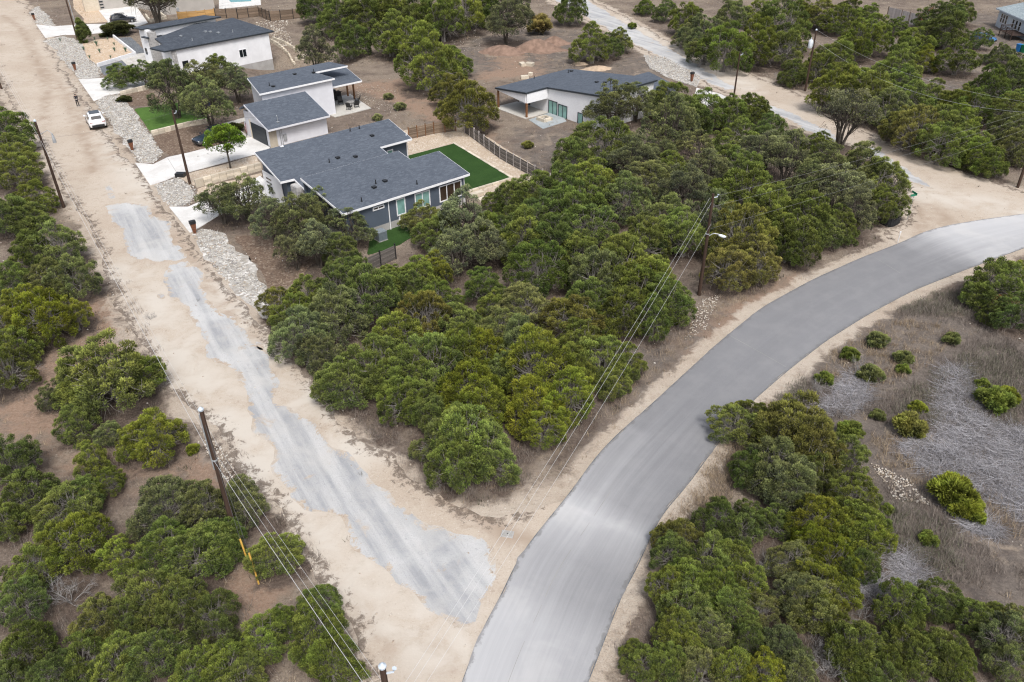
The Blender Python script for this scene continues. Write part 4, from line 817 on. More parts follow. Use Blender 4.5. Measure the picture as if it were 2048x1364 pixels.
block_wall('stone_edging', 'sawn limestone edge of the dark green backyard turf', [P(929,387), P(1024,358), P(908,288)], 1, h=.2)
block_wall('raised_bed', 'long stepped limestone planting bed beside the white house foundation', [G(541,84), G(578,112), G(586,128), G(590,132)], 2)
block_wall('raised_bed', 'outer limestone wall of the planting bed behind the white house', [G(545,80), G(612,118), G(590,122)], 2)
WB = [MB().box(-.44,.44,-.14,.14,0,.3).mesh('concrete_block', M['white']), MB().box(-.36,.36,-.13,.13,0,.3).mesh('concrete_block', M['white'])]
block_wall('planter_wall', 'white low wall around the tan desert garden bed', [P(228,76), P(272,111), P(196,134)], 2, meshes=WB)
block_wall('stone_planter', 'square cream stone planter around the oak at the upper driveway', [P(292,33), P(301,45), P(333,38), P(322,30)], 2)
# ---------------------------------------------------------------- trees
def unit(v): return v/(np.linalg.norm(v, axis=-1, keepdims=True)+1e-9)
def tri_leaves(pos, axis, L, w, r, tip, base):
    side = unit(np.cross(axis, r.normal(size=pos.shape))); n = len(pos)
    a = pos-side*w[:, None]; b = pos+side*w[:, None]; c = pos+axis*L[:, None]
    V = np.stack([a, b, c], 1).reshape(-1, 3); F = np.arange(3*n).reshape(-1, 3)
    return V, F, np.stack([base, base, tip], 1).ravel()
def make_tree(seed, R=2.5, H=4.3, ncl=52, nlf=260, leafL=(.16, .34), leafW=(.05, .10), clr=(.42, .80), low=-.15, cz=.42, sp=.0, stems=4, twigs=90, trunk_h=.0, airy=0., bark='bark', leaf='leaf', flat=.85, cone=0., subs=0, gap=.42):
    r = np.random.default_rng(seed)
    # clump centres over an uneven dome
    ph = r.uniform(0, 6.28, 6)
    C_ = []; tries = 0
    if subs:
        SB = [(np.array([0, 0, 0.]), R*.58, H)]
        for q in range(subs):
            a = 6.283*q/subs+r.uniform(-.5, .5); f = r.uniform(.42, .62); SB.append((np.array([math.cos(a)*f*R, math.sin(a)*f*R, 0]), R*r.uniform(.38, .52), H*r.uniform(.55, .92)))
    while len(C_) < ncl and tries < 9000:
        tries += 1
        az = r.uniform(0, 2*math.pi); sz = r.uniform(low, 1.0); cr = math.sqrt(max(0, 1-sz*sz))
        if subs:
            sc_, sr, sh = SB[r.integers(len(SB))]; k = r.uniform(.85, 1.0) if r.random() < .85 else r.uniform(.5, .8); mz = sh*cz
            c = np.array([sc_[0]+sr*.88*k*cr*math.cos(az), sc_[1]+sr*.88*k*cr*math.sin(az), max(.35, mz+(sh*(1-cz)-.25)*sz*k)])
            ins = any(np.hypot(*(c-o_)[:2])/r_ < .72 and c[2] < h_*.72 for o_, r_, h_ in SB if o_ is not sc_)
            if ins: continue
        else:
            lobe = 1+.17*math.sin(2*az+ph[0])+.13*math.sin(3*az+ph[1])+.10*math.sin(5*az+ph[2])
            k = r.uniform(.80, 1.0) if r.random() < .78 else r.uniform(.35, .75)
            rad = R*.80*lobe*k*cr; zz = H*cz+(H*(1-cz)-.35)*sz*k*(1+.16*math.sin(3*az+ph[3]))
            if cone: rad *= (1-cone*max(0, (zz/H-.15)))
            c = np.array([rad*math.cos(az), rad*math.sin(az), max(zz, .35+trunk_h)])
        if all(np.linalg.norm(c-q) > gap*(R/2.5) for q in C_): C_.append(c)
    C_ = np.array(C_); n = len(C_); mid = np.array([0, 0, H*cz*.8])
    rc = r.uniform(*clr, n)*(R/2.5)
    VV, FF, AA = [], [], []; o = 0
    for i in range(n):
        m = int(nlf*(rc[i]/(.6*R/2.5))**1.6*r.uniform(.75, 1.2))
        outw = unit(C_[i]-mid)
        d = unit(r.normal(size=(m, 3))+np.array([0, 0, .45])+outw*.75)
        rr = rc[i]*(.35+.65*np.sqrt(r.uniform(0, 1, m)))
        # the clump breaks up into plumes
        pl = unit(r.normal(size=(9, 3))+np.array([0, 0, .4])+outw*.6); near_ = np.argmax(d@pl.T, 1); bump_ = 1+.28*(np.max(d@pl.T, 1)-.85)*4
        pos = C_[i]+d*(rr*np.clip(bump_, .6, 1.35))[:, None]*np.array([1, 1, flat])
        ax = unit(d*.8+pl[near_]*.5+np.array([0, 0, .35])+r.normal(size=(m, 3))*.42)
        L = r.uniform(*leafL, m); w = r.uniform(*leafW, m)
        cv = r.uniform(-.2, .2); q = rr/rc[i]
        up = np.clip(d[:, 2], 0, 1); base = np.clip(.06+cv*.6+.20*q*up+r.normal(0, .10, m), 0, 1); tip = np.clip(.16+cv+.72*q*q*(.35+.65*up)+r.normal(0, .15, m), 0, 1)  # pale young tips, plus painted light: outer upward sprays lighter, inner ones darker
        V, F, A = tri_leaves(pos, ax, L, w, r, tip, base)
        VV.append(V); FF.append(F+o); AA.append(A); o += len(V)
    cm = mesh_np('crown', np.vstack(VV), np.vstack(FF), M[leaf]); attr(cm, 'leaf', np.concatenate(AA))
    # stems, limbs to each clump, dead inner twigs
    t = MB(); st = []
    for s in range(stems):
        a = 2*math.pi*s/stems+r.uniform(-.5, .5); e = np.array([math.cos(a), math.sin(a), 0])*R*r.uniform(.18, .34); z1 = trunk_h+H*r.uniform(.34, .46)
        b = np.array([math.cos(a), math.sin(a), 0])*.10*stems*.4
        p1 = b+(e-b)*.35+np.array([0, 0, max(trunk_h, z1*.5)]); p2 = e+np.array([0, 0, z1])
        t.tube([b+np.array([0, 0, -.15]), b*.9+np.array([0, 0, .15]), p1, p2], [.16*R/2.5, .13*R/2.5, .10*R/2.5, .06*R/2.5], 6); st.append((p1, p2))
    for i in range(n):
        j = int(np.argmin([np.linalg.norm(C_[i][:2]-q[1][:2]) for q in st])); f = r.uniform(0, .9); a = st[j][0]*(1-f)+st[j][1]*f
        mpt = (a+C_[i])/2+r.normal(0, .12, 3)*R/2.5+np.array([0, 0, -.10]); t.tube([a, mpt, C_[i]+unit(C_[i]-a)*rc[i]*.3], [.045*R/2.5, .032*R/2.5, .012*R/2.5], 4, cap=False)
    for k in range(twigs):
        i = r.integers(n); d = unit(r.normal(size=3)+np.array([0, 0, -.1])); a = C_[i]*r.uniform(.55, .95); q = a+d*r.uniform(.4, 1.0)*R/2.5
        t.tube([a, (a+q)/2+r.normal(0, .07, 3), q], [.015, .011, .005], 3, cap=False)
    tm = t.mesh('trunk', M[bark]); return tm, cm, R
def make_dead(seed, R=2.2, H=3.2, stems=5, leafn=0):
    r = np.random.default_rng(seed); t = MB()
    def grow(p, d, L, rad, lv):
        pts = [p]; q = p
        for _ in range(3):
            d = unit(d+r.normal(0, .22, 3)+np.array([0, 0, .05])); q = q+d*L/3; pts.append(q)
        t.tube(pts, list(np.linspace(rad, rad*.45, 4)), 5 if lv < 2 else 3, cap=False)
        if lv < 3:
            for k in range(7 if lv == 2 else 5):
                f = r.uniform(.3, 1.0); a = pts[min(3, int(f*3.99))]; grow(a, unit(d+r.normal(0, .6, 3)), L*r.uniform(.45, .7), rad*.45, lv+1)
    for s in range(stems):
        a = 6.283*s/stems+r.uniform(-.4, .4); grow(np.array([.1*math.cos(a), .1*math.sin(a), -.1]), unit(np.array([math.cos(a)*.6, math.sin(a)*.6, .9])), H*.5, .042, 0)
    return t.mesh('branches', M['deadwood'])
JUN = [make_tree(100+i, H=[4.3, 4.0, 4.6, 4.2, 3.8, 4.5, 4.1, 4.4, 4.0, 4.3, 4.6, 3.9][i], ncl=66+4*(i % 5), nlf=560, clr=(.27, .50), low=[-.35, -.2, -.4, -.3][i % 4], leafL=(.075, .17), leafW=(.020, .042), subs=4+i % 3, gap=.52, twigs=260) for i in range(12)]
OAK = [make_tree(200+i, R=2.5, H=4.6, ncl=74, nlf=380, leafL=(.055, .12), leafW=(.028, .052), clr=(.26, .50), low=-.1, cz=.55, stems=3, twigs=170, subs=5, gap=.40, trunk_h=.8, bark='darkbark', leaf='oakleaf', flat=.8) for i in range(6)]
AIRY = [make_tree(300+i, R=2.5, H=4.8, ncl=34, nlf=150, leafL=(.07, .14), leafW=(.03, .06), clr=(.35, .6), low=.0, cz=.55, stems=4, twigs=170, trunk_h=.4, bark='darkbark', leaf='oakleaf') for i in range(2)]
GRD = [make_tree(320, R=2.5, H=5.0, ncl=40, nlf=230, leafL=(.10, .2), leafW=(.05, .09), clr=(.4, .7), low=-.3, cz=.62, stems=1, twigs=20, trunk_h=1.2, bark='darkbark', leaf='oakleaf')]
SPR = [make_tree(330, R=2.5, H=8.0, ncl=60, nlf=220, leafL=(.3, .6), leafW=(.08, .14), clr=(.5, .8), low=-.8, cz=.45, stems=1, twigs=10, cone=.75)]
SHR = [make_tree(340+i, R=2.5, H=3.0, ncl=30, nlf=210, leafL=(.3, .6), leafW=(.09, .17), clr=(.5, .9), low=0., cz=.35, stems=4, twigs=30) for i in range(3)]
DEAD = [make_dead(400+i) for i in range(3)]
COLR = {'T': (.125, .135, .09), 'j': (.138, .166, .060), 'd': (.110, .138, .056), 'y': (.166, .188, .046), 'o': (.142, .158, .088), 'b': (.152, .152, .062), 'k': (.146, .158, .104), 'K': (.185, .18, .14), 'g': (.125, .18, .042), 'c': (.095, .118, .064), 's': (.120, .150, .052), 'r': (.33, .18, .10), 'w': (.1, .1, .1)}
KN = {'j': 'mid-green juniper', 'd': 'dark green juniper', 'y': 'yellow-green juniper', 'o': 'olive-grey juniper', 'b': 'brown-tinged juniper', 'k': 'grey-green live oak', 'w': 'leafless grey tree', 'r': 'rust-brown dying juniper', 's': 'small green shrub'}
ZONES = [('lower left thicket by yellow guards', [(-100,930),(760,930),(760,1500),(-100,1500)]),
 ('open scrub left of sandy road', [(-100,590),(420,590),(420,931),(-100,931)]),
 ('far woods left of sandy road', [(-100,100),(260,100),(260,591),(-100,591)]),
 ('tip of the central woods', [(520,690),(1320,690),(1320,1000),(520,1000)]),
 ('middle of the central woods', [(520,520),(1340,520),(1340,690),(520,690)]),
 ('central woods behind the lamp pole', [(950,355),(1345,355),(1345,520),(950,520)]),
 ('woods before the low white house', [(1080,150),(1420,150),(1420,355),(1080,355)]),
 ('street-sign end of central woods', [(1345,180),(1800,180),(1800,560),(1345,560)]),
 ('tall thicket right of sealed road', [(1400,780),(1780,780),(1780,1060),(1400,1060)]),
 ('roadside below the tall thicket', [(1200,1050),(1540,1050),(1540,1400),(1200,1400)]),
 ('thicket at the lower right', [(1540,1060),(2100,1060),(2100,1400),(1540,1400)]),
 ('clump at right edge by road bend', [(1900,500),(2100,500),(2100,680),(1900,680)]),
 ('trees behind the houses', [(600,-50),(1260,-50),(1260,240),(600,240)]),
 ('hill beyond the upper sandy road', [(1260,-50),(2100,-50),(2100,380),(1260,380)])]
ORD = ['first', 'second', 'third', 'fourth', 'fifth', 'sixth', 'seventh', 'eighth']
def zone_of(x, y):
    for i, (t, z) in enumerate(ZONES):
        if inside(np.array([[x, y]], float), np.array(z, float))[0]: return i
    return min(range(len(ZONES)), key=lambda i: np.hypot(*(np.mean(ZONES[i][1], 0)-[x, y])))
lab = {}; sets = {}
for i, s in enumerate(SPOTS):
    if s[4]: lab[i] = s[4]
    else: sets.setdefault((zone_of(s[0], s[1]), s[3]), []).append(i)
ROWN = {1: [''], 2: ['upper row', 'lower row'], 3: ['upper row', 'middle row', 'lower row'], 4: ['top row', 'upper middle row', 'lower middle row', 'bottom row']}
for (z, k), ids in sets.items():
    zt = ZONES[z][0]; n = len(ids); nr_ = 1 if n <= 6 else 2 if n <= 12 else 3 if n <= 18 else 4
    ids = sorted(ids, key=lambda i: SPOTS[i][1]); ch = [list(c) for c in np.array_split(ids, nr_)]
    for ri_, c in enumerate(ch):
        c.sort(key=lambda i: SPOTS[i][0])
        for j, i in enumerate(c):
            rn = ROWN[nr_][ri_]; w = (ORD[j]+' ' if len(c) > 1 and j < 8 else '')
            if n == 1: lab[i] = f'only {KN[k]} in the {zt}'
            elif len(c) == 1: lab[i] = f'{KN[k]}, {rn}, {zt}'
            else: lab[i] = f'{ORD[j]} {KN[k]} from left{", "+rn if rn else ""}, {zt}'
ZG = ['trees in the lower left thicket', 'trees in the scrub left of the road', 'trees in the woods left of the far road'] + ['trees in the woods between the roads']*5 + ['trees right of the sealed road']*4 + ['trees behind the houses', 'trees beyond the upper road']
def plant(i, spot, w):
    x, y, R, h = w; k = spot[3]
    g = 'garden trees near the houses' if spot[4] else ZG[zone_of(spot[0], spot[1])]
    nm = {'T': 'oak_tree', 'k': 'oak_tree', 'K': 'oak_tree', 'g': 'shade_tree', 'c': 'spruce_tree', 'w': 'dead_tree', 's': 'shrub'}.get(k, 'juniper_tree')
    t = thing(nm, lab[i], 'shrub' if k == 's' else 'tree', (x, y, float(zg(x, y))-.03), random.uniform(0, 6.28), g)
    if not spot[4]: t.rotation_euler = (R_(random.uniform(-7, 7)), R_(random.uniform(-7, 7)), t.rotation_euler.z)
    s = R/2.5*(1.2 if spot[4] and k == 'k' else 1.06 if spot[4] else 1.0 if (zone_of(spot[0], spot[1]) == 13 or (spot[0] > 1430 and spot[1] < 330)) else 1.17 if 480 < spot[0] < 1800 and spot[1] < 1000 else 1.11)
    if k == 'w':
        obj('branches', random.choice(DEAD), t, scale=R/1.9*random.uniform(.9, 1.1)); return t
    lib = {'T': OAK, 'k': OAK, 'K': AIRY, 'g': GRD, 'c': SPR, 's': SHR}.get(k, JUN)
    tm, cm, _ = random.choice(lib); zs = h/R/1.72*random.uniform(.93, 1.1) if lib is JUN else random.uniform(.95, 1.08)
    if k == 'c': zs = 1.0
    if k == 'T': zs = 1.4
    q_ = random.uniform(.86, 1.16); sc = (s*q_, s/q_, s*zs*random.uniform(.9, 1.14))
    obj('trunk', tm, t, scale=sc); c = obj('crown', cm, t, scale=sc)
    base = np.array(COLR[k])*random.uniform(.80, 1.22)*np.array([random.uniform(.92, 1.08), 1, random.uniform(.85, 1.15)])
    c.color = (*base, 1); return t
for i, s in enumerate(SPOTS): plant(i, s, TW[i])
# small shrubs in the open field on the right and in the beds
SHRUBS = [(1755,680,19,'round green shrub beside a grey bush near the sealed road'),(1806,716,17,'green shrub right of the pale grey bush'),(1903,678,16,'olive shrub alone in the field below the right edge trees'),(1806,738,12,'small green shrub just under a taller green shrub in the field'),(1700,708,16,'green shrub nearest the curve of the sealed road'),(1742,748,21,'shrub between the grey bush and the slash pile'),(1820,850,30,'brownish green shrub at the left edge of the slash pile'),(1702,862,24,'green shrub by the tall thicket top in the dry brush'),(1993,800,30,'large green shrub at the right side of the slash pile'),(1965,768,13,'tiny green shrub above the slash pile right arm'),(2015,790,20,'yellow-green shrub touching the largest slash pile shrub'),(1908,985,40,'bright round juniper shrub at the lower edge of the slash pile'),(1936,1018,28,'lower half of the bright shrub pair under the slash pile'),(1857,1077,18,'lone small green shrub on bare ground below the slash pile'),(1836,815,15,'small yellow-green shrub left of the slash pile'),(1756,830,13,'tiny olive shrub in the dry brush'),(1650,758,16,'faint green shrub near the small slash pile by the road'),(1775,1018,12,'tiny shrub on the gravelly bare patch'),(1880,300,14,'low shrub at the upper road edge'),(385,898,12,'small yellow shrub beside the nearest utility pole top'),(1328,655,12,'small shrub beside the tall pole base'),(1348,645,9,'tiny shrub right of the tall pole base shrub'),(800,213,11,'grey-green shrub on the brown slope behind the pale house'),(777,193,9,'upper grey-green shrub on the brown slope'),(755,235,9,'spiky shrub near the patio of the pale house'),(1078,52,24,'dry tan bush beside the spoil mounds'),(1055,290,10,'small yucca in the brown yard of the low white house'),(1265,52,8,'small bush at the upper sandy road edge')]
for x, y, r_, l in SHRUBS:
    X, Y, R, h = tree_spot(x, y, r_, 's'); t = thing('shrub', l, 'shrub', (X, Y, float(zg(X, Y))-.02), random.uniform(0, 6), 'low shrubs in open ground')
    tm, cm, _ = random.choice(SHR); sc = R/2.5*1.1; obj('trunk', tm, t, scale=sc); c = obj('crown', cm, t, scale=sc)
    b = np.array(COLR['b' if 'brown' in l else 'y' if ('bright' in l or 'yellow' in l) else 'o' if ('olive' in l or 'grey' in l) else 's'])*random.uniform(.9, 1.15)
    if 'slope' in l or 'patio' in l: b = np.array((.19, .205, .13))
    if 'dry tan' in l: b = np.array((.20, .165, .09))
    c.color = (*b, 1)
GREYB = [(1722,732,27,'pale grey leafless bush among green shrubs near the road bend'),(1640,770,22,'thin grey bush in the dry brush nearest the sealed road'),(140,775,22,'grey leafless bush between two junipers left of the road'),(60,735,26,'tangled grey bush left of the big round juniper'),(335,985,22,'grey dead branches on the juniper beside the nearest pole'),(300,630,12,'small grey bush on the orange bank left of the road'),(90,800,14,'grey snag beside an olive juniper in the scrub'),(1470,205,18,'grey bare bush behind the thin dark pole'),(1400,118,20,'grey bare bush on the bank of the upper road'),(1560,150,14,'grey twiggy bush under the transformer pole'),(1805,290,16,'grey dead bush at the edge of the upper junction')]
for x, y, r_, l in GREYB:
    X, Y, R, h = tree_spot(x, y, r_, 'w'); t = thing('leafless_bush', l, 'bush', (X, Y, 0), random.uniform(0, 6), 'leafless grey bushes'); obj('branches', random.choice(DEAD), t, scale=R/1.9)
# ---------------------------------------------------------------- utility poles and wires
def pole(label, base, h, extras=(), lean=(0, 0), r=.13):
    b = np.asarray(base, float); t = thing('utility_pole', label, 'utility pole', (b[0], b[1], float(zg(b[0], b[1]))), 0, 'wooden utility poles')
    MB().tube([(0,0,-.2),(lean[0]*.5,lean[1]*.5,h*.5),(lean[0],lean[1],h)], [r*1.25, r, r*.78], 10).build('shaft', M['polewood'], t, 40)
    for e in extras:
        if e == 'cap': MB().tube([(lean[0],lean[1],h),(lean[0],lean[1],h+.1),(lean[0],lean[1],h+.22)], [.13,.15,.04], 8).build('insulator', M['ceramic'], t, 40)
        if e == 'side': MB().tube([(lean[0],lean[1],h-.35),(lean[0]+.35,lean[1],h-.25),(lean[0]+.4,lean[1],h-.05)], [.04,.04,.09], 6).build('insulator', M['ceramic'], t)
        if e == 'band': MB().tube([(0,0,h*.62),(0,0,h*.62+.08)], r*1.22, 10).build('steel_band', M['galv'], t)
        if e == 'conduit': MB().tube([(-r*1.05,-r*.5,h*.55),(-r*.95,-r*.5,h-.2)], .035, 6).build('conduit', M['galv'], t)
        if e == 'tank':
            m = MB(); m.tube([(-.5,-.05,h-2.4),(-.5,-.05,h-2.35),(-.5,-.05,h-1.35),(-.5,-.05,h-1.25)], [.26,.3,.3,.22], 12); tk = m.build('transformer', M['tank'], t, 40)
            MB().tube([(-.5,-.05,h-1.25),(-.5,-.05,h-.95)], .05, 6).build('bushing', M['ceramic'], tk); MB().box(-.25,-.1,-.1,.0,h-2.2,h-1.5).build('bracket', M['galv'], tk)
        if e == 'lamp':
            m = MB(); m.tube([(r*.8,0,h*.60),(.5,-.05,h*.63),(1.0,-.1,h*.62)], .035, 6); a = m.build('lamp_arm', M['galv'], t)
            MB().tube([(.9,-.09,h*.615),(1.05,-.1,h*.61),(1.35,-.14,h*.60),(1.5,-.15,h*.60)], [.06,.12,.12,.05], 8).build('lamp_head', M['tank'], a)
        if e == 'lamp2':
            m = MB(); m.tube([(r*.8,0,h*.86),(.9,.1,h*.9),(1.2,.12,h*.86)], .03, 6); a = m.build('lamp_arm', M['galv'], t)
            MB().tube([(1.2,.12,h*.86),(1.2,.12,h*.80),(1.2,.12,h*.76)], [.07,.15,.17], 10).build('lamp_head', M['galv'], a)
        if e == 'arm': MB().box(-.9,.9,-.06,.06,h-.42,h-.28).build('crossarm', M['polewood'], t); [MB().tube([(x,0,h-.28),(x,0,h-.05)], [.05,.08], 6).build('insulator', M['ceramic'], t) for x in (-.8,-.3,.3,.8)]
    return np.array([b[0], b[1], 0.])
A1 = pole('nearest wooden pole leaning over the lower left junipers beside the sandy road', P(470,1065), 8.6, ('cap', 'conduit', 'band'))
A2 = pole('wooden pole with hanging lamp left of the sandy road near the white car', P(128,415), 9.1, ('cap', 'lamp2'))
A3 = pole('wooden pole in gravel by the middle driveway of the pale house', P(380,368), 8.2, ('side',))
A4 = pole('tall wooden pole with street lamp arm at the edge of the central woods', P(1398,590), 9.0, ('side', 'lamp', 'band'), (.05, .0))
A5 = pole('wooden pole carrying a grey transformer beyond the upper sandy road', P(1610,182), 8.5, ('tank', 'cap'))
A6 = pole('thin short wooden pole at the upper sandy road by the fourth mailbox', P(1466,205), 6.8, ('side',), r=.11)
A7 = pole('wooden pole cut by the right edge beside the upper junction', P(2035,375), 9.0, ('side', 'arm'))
A8 = pole('wooden pole with three insulator arms at the bottom edge', P(765,1335,8.9)[:2], 8.9, ('cap', 'side'), r=.14)
A9 = pole('wooden pole at the top edge beside the little spruce', P(155,79), 9.0, ('side',))
m = MB(); q = P(160,80); m.tube([(q[0],q[1],0),(q[0],q[1],8.5)], .07, 8); m.build('metal_mast', M['galv'], None, label='pale metal mast beside the pole at the little spruce', cat='mast')
A10 = pole('wooden pole further up the left side line', 2*A2-A1, 9.0, ('cap',))
def wire(a, za, b, zb, sag, label, r=.016, mat='wire', grp='overhead wires'):
    r = r*.5; n = 22; t = np.linspace(0, 1, n); p = np.c_[a[0]+(b[0]-a[0])*t, a[1]+(b[1]-a[1])*t, za+(zb-za)*t-sag*4*t*(1-t)]
    MB().tube(list(p), r, 4).build('overhead_wire', M[mat], None, 40, label=label, cat='wire', group=grp)
ox = np.array([.25, .1, 0])
for k, (z1, z2, rr, s) in enumerate([(5.35,7.2,.022,.5),(5.2,6.6,.012,.6),(5.05,6.1,.012,.7)]):
    d = ox*(k-.2)*1.2
    nm = ['thick bright', 'thin middle', 'thin lower'][k]
    wire(A1+d*1., z1, A2+d, z2, s, f'{nm} wire along the left side of the sandy road', rr); wire(A2+d, z2, A10+d, z2, .5, f'{nm} wire running off past the lamp pole', rr)
    wire(A1+d, z1, A8+d*1.3, 5.9-.35*k, .2, f'{nm} wire from nearest pole to the bottom edge pole', rr)
for k, (z4, z8) in enumerate([(8.7,6.2),(8.3,5.9),(6.4,5.3)]):
    wire(A4+ox*(k-1)*.8, z4, A8+ox*(k-1)*.9, z8, .55, f'{["upper","second","lower"][k]} wire from the street lamp pole to the bottom edge pole', .014)
for k, (z4, z7) in enumerate([(8.75,8.8),(7.9,8.2),(6.0,6.9)]):
    wire(A4+ox*(k-1)*.5, z4, A7+ox*(k-1)*.5, z7, .35, f'{["top","middle","lowest"][k]} wire from the street lamp pole to the right edge pole', .013, 'greywire')
wire(A5, 8.6, A7, 8.9, 1.6, 'upper slack wire from the transformer pole to the right edge pole', .014); wire(A5, 7.2, A7, 8.0, 2.2, 'lower slack wire from the transformer pole to the right edge pole', .02, 'wire')
wire(A5, 6.5, A6, 6.6, .3, 'short wire between the transformer pole and the thin short pole', .012, 'darkwire')
wire(A2, 7.4, A3, 8.0, .4, 'wire crossing the sandy road between two poles', .012, 'darkwire'); wire(A3, 8.0, BW(1.5,0), 3.6, .3, 'service wire from the gravel bed pole to the pale house', .012, 'darkwire')
# ---------------------------------------------------------------- vehicles
def car(label, cat, loc, head, paint, L=4.55, Wd=1.86, Ht=1.66, sunroof=False, group='cars', rack=False):
    t = thing('parked_car', label, cat, (loc[0], loc[1], loc[2]), head, group); hw = Wd/2
    # stations: x, half width, sill z, shoulder z, roof half width, top z
    S = [(-L/2,.74*hw,.42,.86,.62*hw,.98),(-L/2+.12,.93*hw,.34,.98,.70*hw,1.10),(-L/2+.45,.99*hw,.26,1.03,.70*hw,Ht*.90),(-L/2+.95,hw,.24,1.03,.74*hw,Ht*.985),(-L/2+1.7,hw,.24,1.00,.76*hw,Ht),
         (-L/2+2.35,hw,.24,.98,.75*hw,Ht*.975),(-L/2+2.75,hw,.24,.97,.76*hw,Ht*.86),(-L/2+3.35,hw*.99,.25,.96,.82*hw,1.02),(-L/2+3.9,hw*.97,.27,.91,.80*hw,.96),(L/2-.22,hw*.90,.32,.80,.72*hw,.86),(L/2,hw*.70,.42,.66,.56*hw,.70)]
    V = []
    for x, w, zs, zb, wr, zt in S:
        for y, z in ((-w*.92,zs),(-w,zs+.22),(-w*1.0,zb-.12),(-w*.955,zb),(-wr,zt-.05),(-wr*.82,zt),(0,zt+.025),(wr*.82,zt),(wr,zt-.05),(w*.955,zb),(w*1.0,zb-.12),(w,zs+.22),(w*.92,zs)): V.append((x, y, z))
    k = 13; F = [(i*k+j, (i+1)*k+j, (i+1)*k+(j+1) % k, i*k+(j+1) % k) for i in range(len(S)-1) for j in range(k)]
    F += [tuple(range(k)), tuple(range((len(S)-1)*k+k-1, (len(S)-1)*k-1, -1))]
    body = MB().add(V, F).build('body', M[paint], t, 38)
    def pt(i, f, j0, j1, g, off=.012):   # point on the skin between stations i,i+1 and ring points j0,j1
        a = np.array(V[i*k+j0])*(1-f)+np.array(V[min(i+1, len(S)-1)*k+j0])*f; b = np.array(V[i*k+j1])*(1-f)+np.array(V[min(i+1, len(S)-1)*k+j1])*f
        p = a*(1-g)+b*g; return p
    def glass(name, q, n):
        n = unit(np.array(n, float)); f = MB(); qq = [np.array(p)+n*(.04 if abs(n[1]) < .1 else .014) for p in q]; f.add(qq+[p-n*.05 for p in qq], [(0,1,2,3),(7,6,5,4),(0,4,5,1),(1,5,6,2),(2,6,7,3),(3,7,4,0)]); f.build(name, M['cglass'], t)
    for s, (jb, jt) in ((-1, (3, 4)), (1, (9, 8))):
        for (i0, f0, i1, f1) in ((2,.35,3,.95),(4,.02,5,.02),(5,.1,6,.75)):
            glass('side_window', [pt(i0,f0,jb,jt,.12), pt(i1,f1,jb,jt,.12), pt(i1,f1,jb,jt,.86), pt(i0,f0,jb,jt,.86)], (0, s, .35))
    glass('windscreen', [pt(6,.95,4,4,0)*[1,.95,1], pt(6,.95,8,8,0)*[1,.95,1], pt(5,.25,7,7,0), pt(5,.25,5,5,0)], (.75, 0, .8))
    glass('rear_window', [pt(1,.25,5,5,0), pt(1,.25,7,7,0), pt(2,.05,7,7,0), pt(2,.05,5,5,0)], (-.85, 0, .5))
    if sunroof:
        z = Ht+.006; MB().box(-L/2+.95,-L/2+2.35,-.54,.54,z,z+.035).build('glass_roof', M['cglass'], t)
    if rack:
        for s in (-1, 1): MB().box(-1.4,.5,s*.56-.03,s*.56+.03,Ht+.0,Ht+.09).build('roof_rail', M['plastic'], t)
        for x in (-1.0, .0): MB().box(x-.03,x+.03,-.55,.55,Ht+.06,Ht+.11).build('roof_bar', M['plastic'], t)
    for x in (-L/2+.85, L/2-.88):
        for s in (-1, 1):
            m = MB(); m.tube([(x,s*(hw-.24),.345),(x,s*(hw-.20),.345),(x,s*(hw+.0),.345),(x,s*(hw+.015),.345)], [.30,.345,.345,.30], 18); w = m.build('wheel', M['tyre'], t, 40)
            m = MB(); m.tube([(x,s*(hw+.005),.345),(x,s*(hw+.028),.345)], [.225,.20], 10); m.build('rim', M['rim'], w)
            m = MB(); m.tube([(x,s*(hw-.06),.36),(x,s*(hw+.006),.36)], [.41,.41], 18); m.build('wheel_arch', M['plastic'], t)
    for s in (-1, 1):
        MB().box(L/2-.30,L/2-.10,s*hw*.72-.18,s*hw*.72+.14,.62,.76).build('headlight', M['whl'], t)
        MB().box(-L/2-.01,-L/2+.18,s*hw*.68-.20,s*hw*.68+.14,.88,.95).build('tail_light', M['redl'], t)
        MB().box(L/2-1.55,L/2-1.35,s*(hw+.10)-.09,s*(hw+.10)+.09,1.0,1.13).build('wing_mirror', M[paint], t, 40)
    MB().box(-L/2-.03,-L/2+.25,-hw*.72,hw*.72,.36,.62).build('rear_bumper', M['plastic'], t); MB().box(L/2-.22,L/2+.02,-hw*.66,hw*.66,.36,.56).build('front_bumper', M['plastic'], t)
    MB().box(-L/2-.045,-L/2-.01,-.26,.26,.66,.78).build('number_plate', M['whitecloth'], t)
    return t
rc_ = P(199,259); fc_ = P(178,226); hd = math.atan2(fc_[1]-rc_[1], fc_[0]-rc_[0]); hd = R_(121)
car('white car with dark glass roof parked on the sandy road', 'car', (rc_[0]+2.25*math.cos(hd), rc_[1]+2.25*math.sin(hd), .01), hd, 'carw', sunroof=True).scale = (1.1, 1.14, 1.14)
a_, b_ = P(392,293), P(462,274); hd2 = math.atan2(a_[1]-b_[1], a_[0]-b_[0])
car('dark blue car with roof rack parked under the live oak', 'car', (*( (a_+b_)/2)[:2], .05), hd2, 'carblue', 4.9, 1.92, 1.76, rack=True)
a_, b_ = P(268,45), P(219,50); hd3 = math.atan2(a_[1]-b_[1], a_[0]-b_[0])
car('black car parked on the uppermost pale driveway', 'car', (*((a_+b_)/2+np.array([0,1.0,0]))[:2], .05), hd3, 'carb', 4.9, 1.95, 1.72, rack=True)
q = P(1965,84); car('bright blue car half hidden by a juniper near the pale blue house', 'car', (q[0], q[1], 0), R_(-50), 'carcyan', 4.2, 1.75, 1.5)
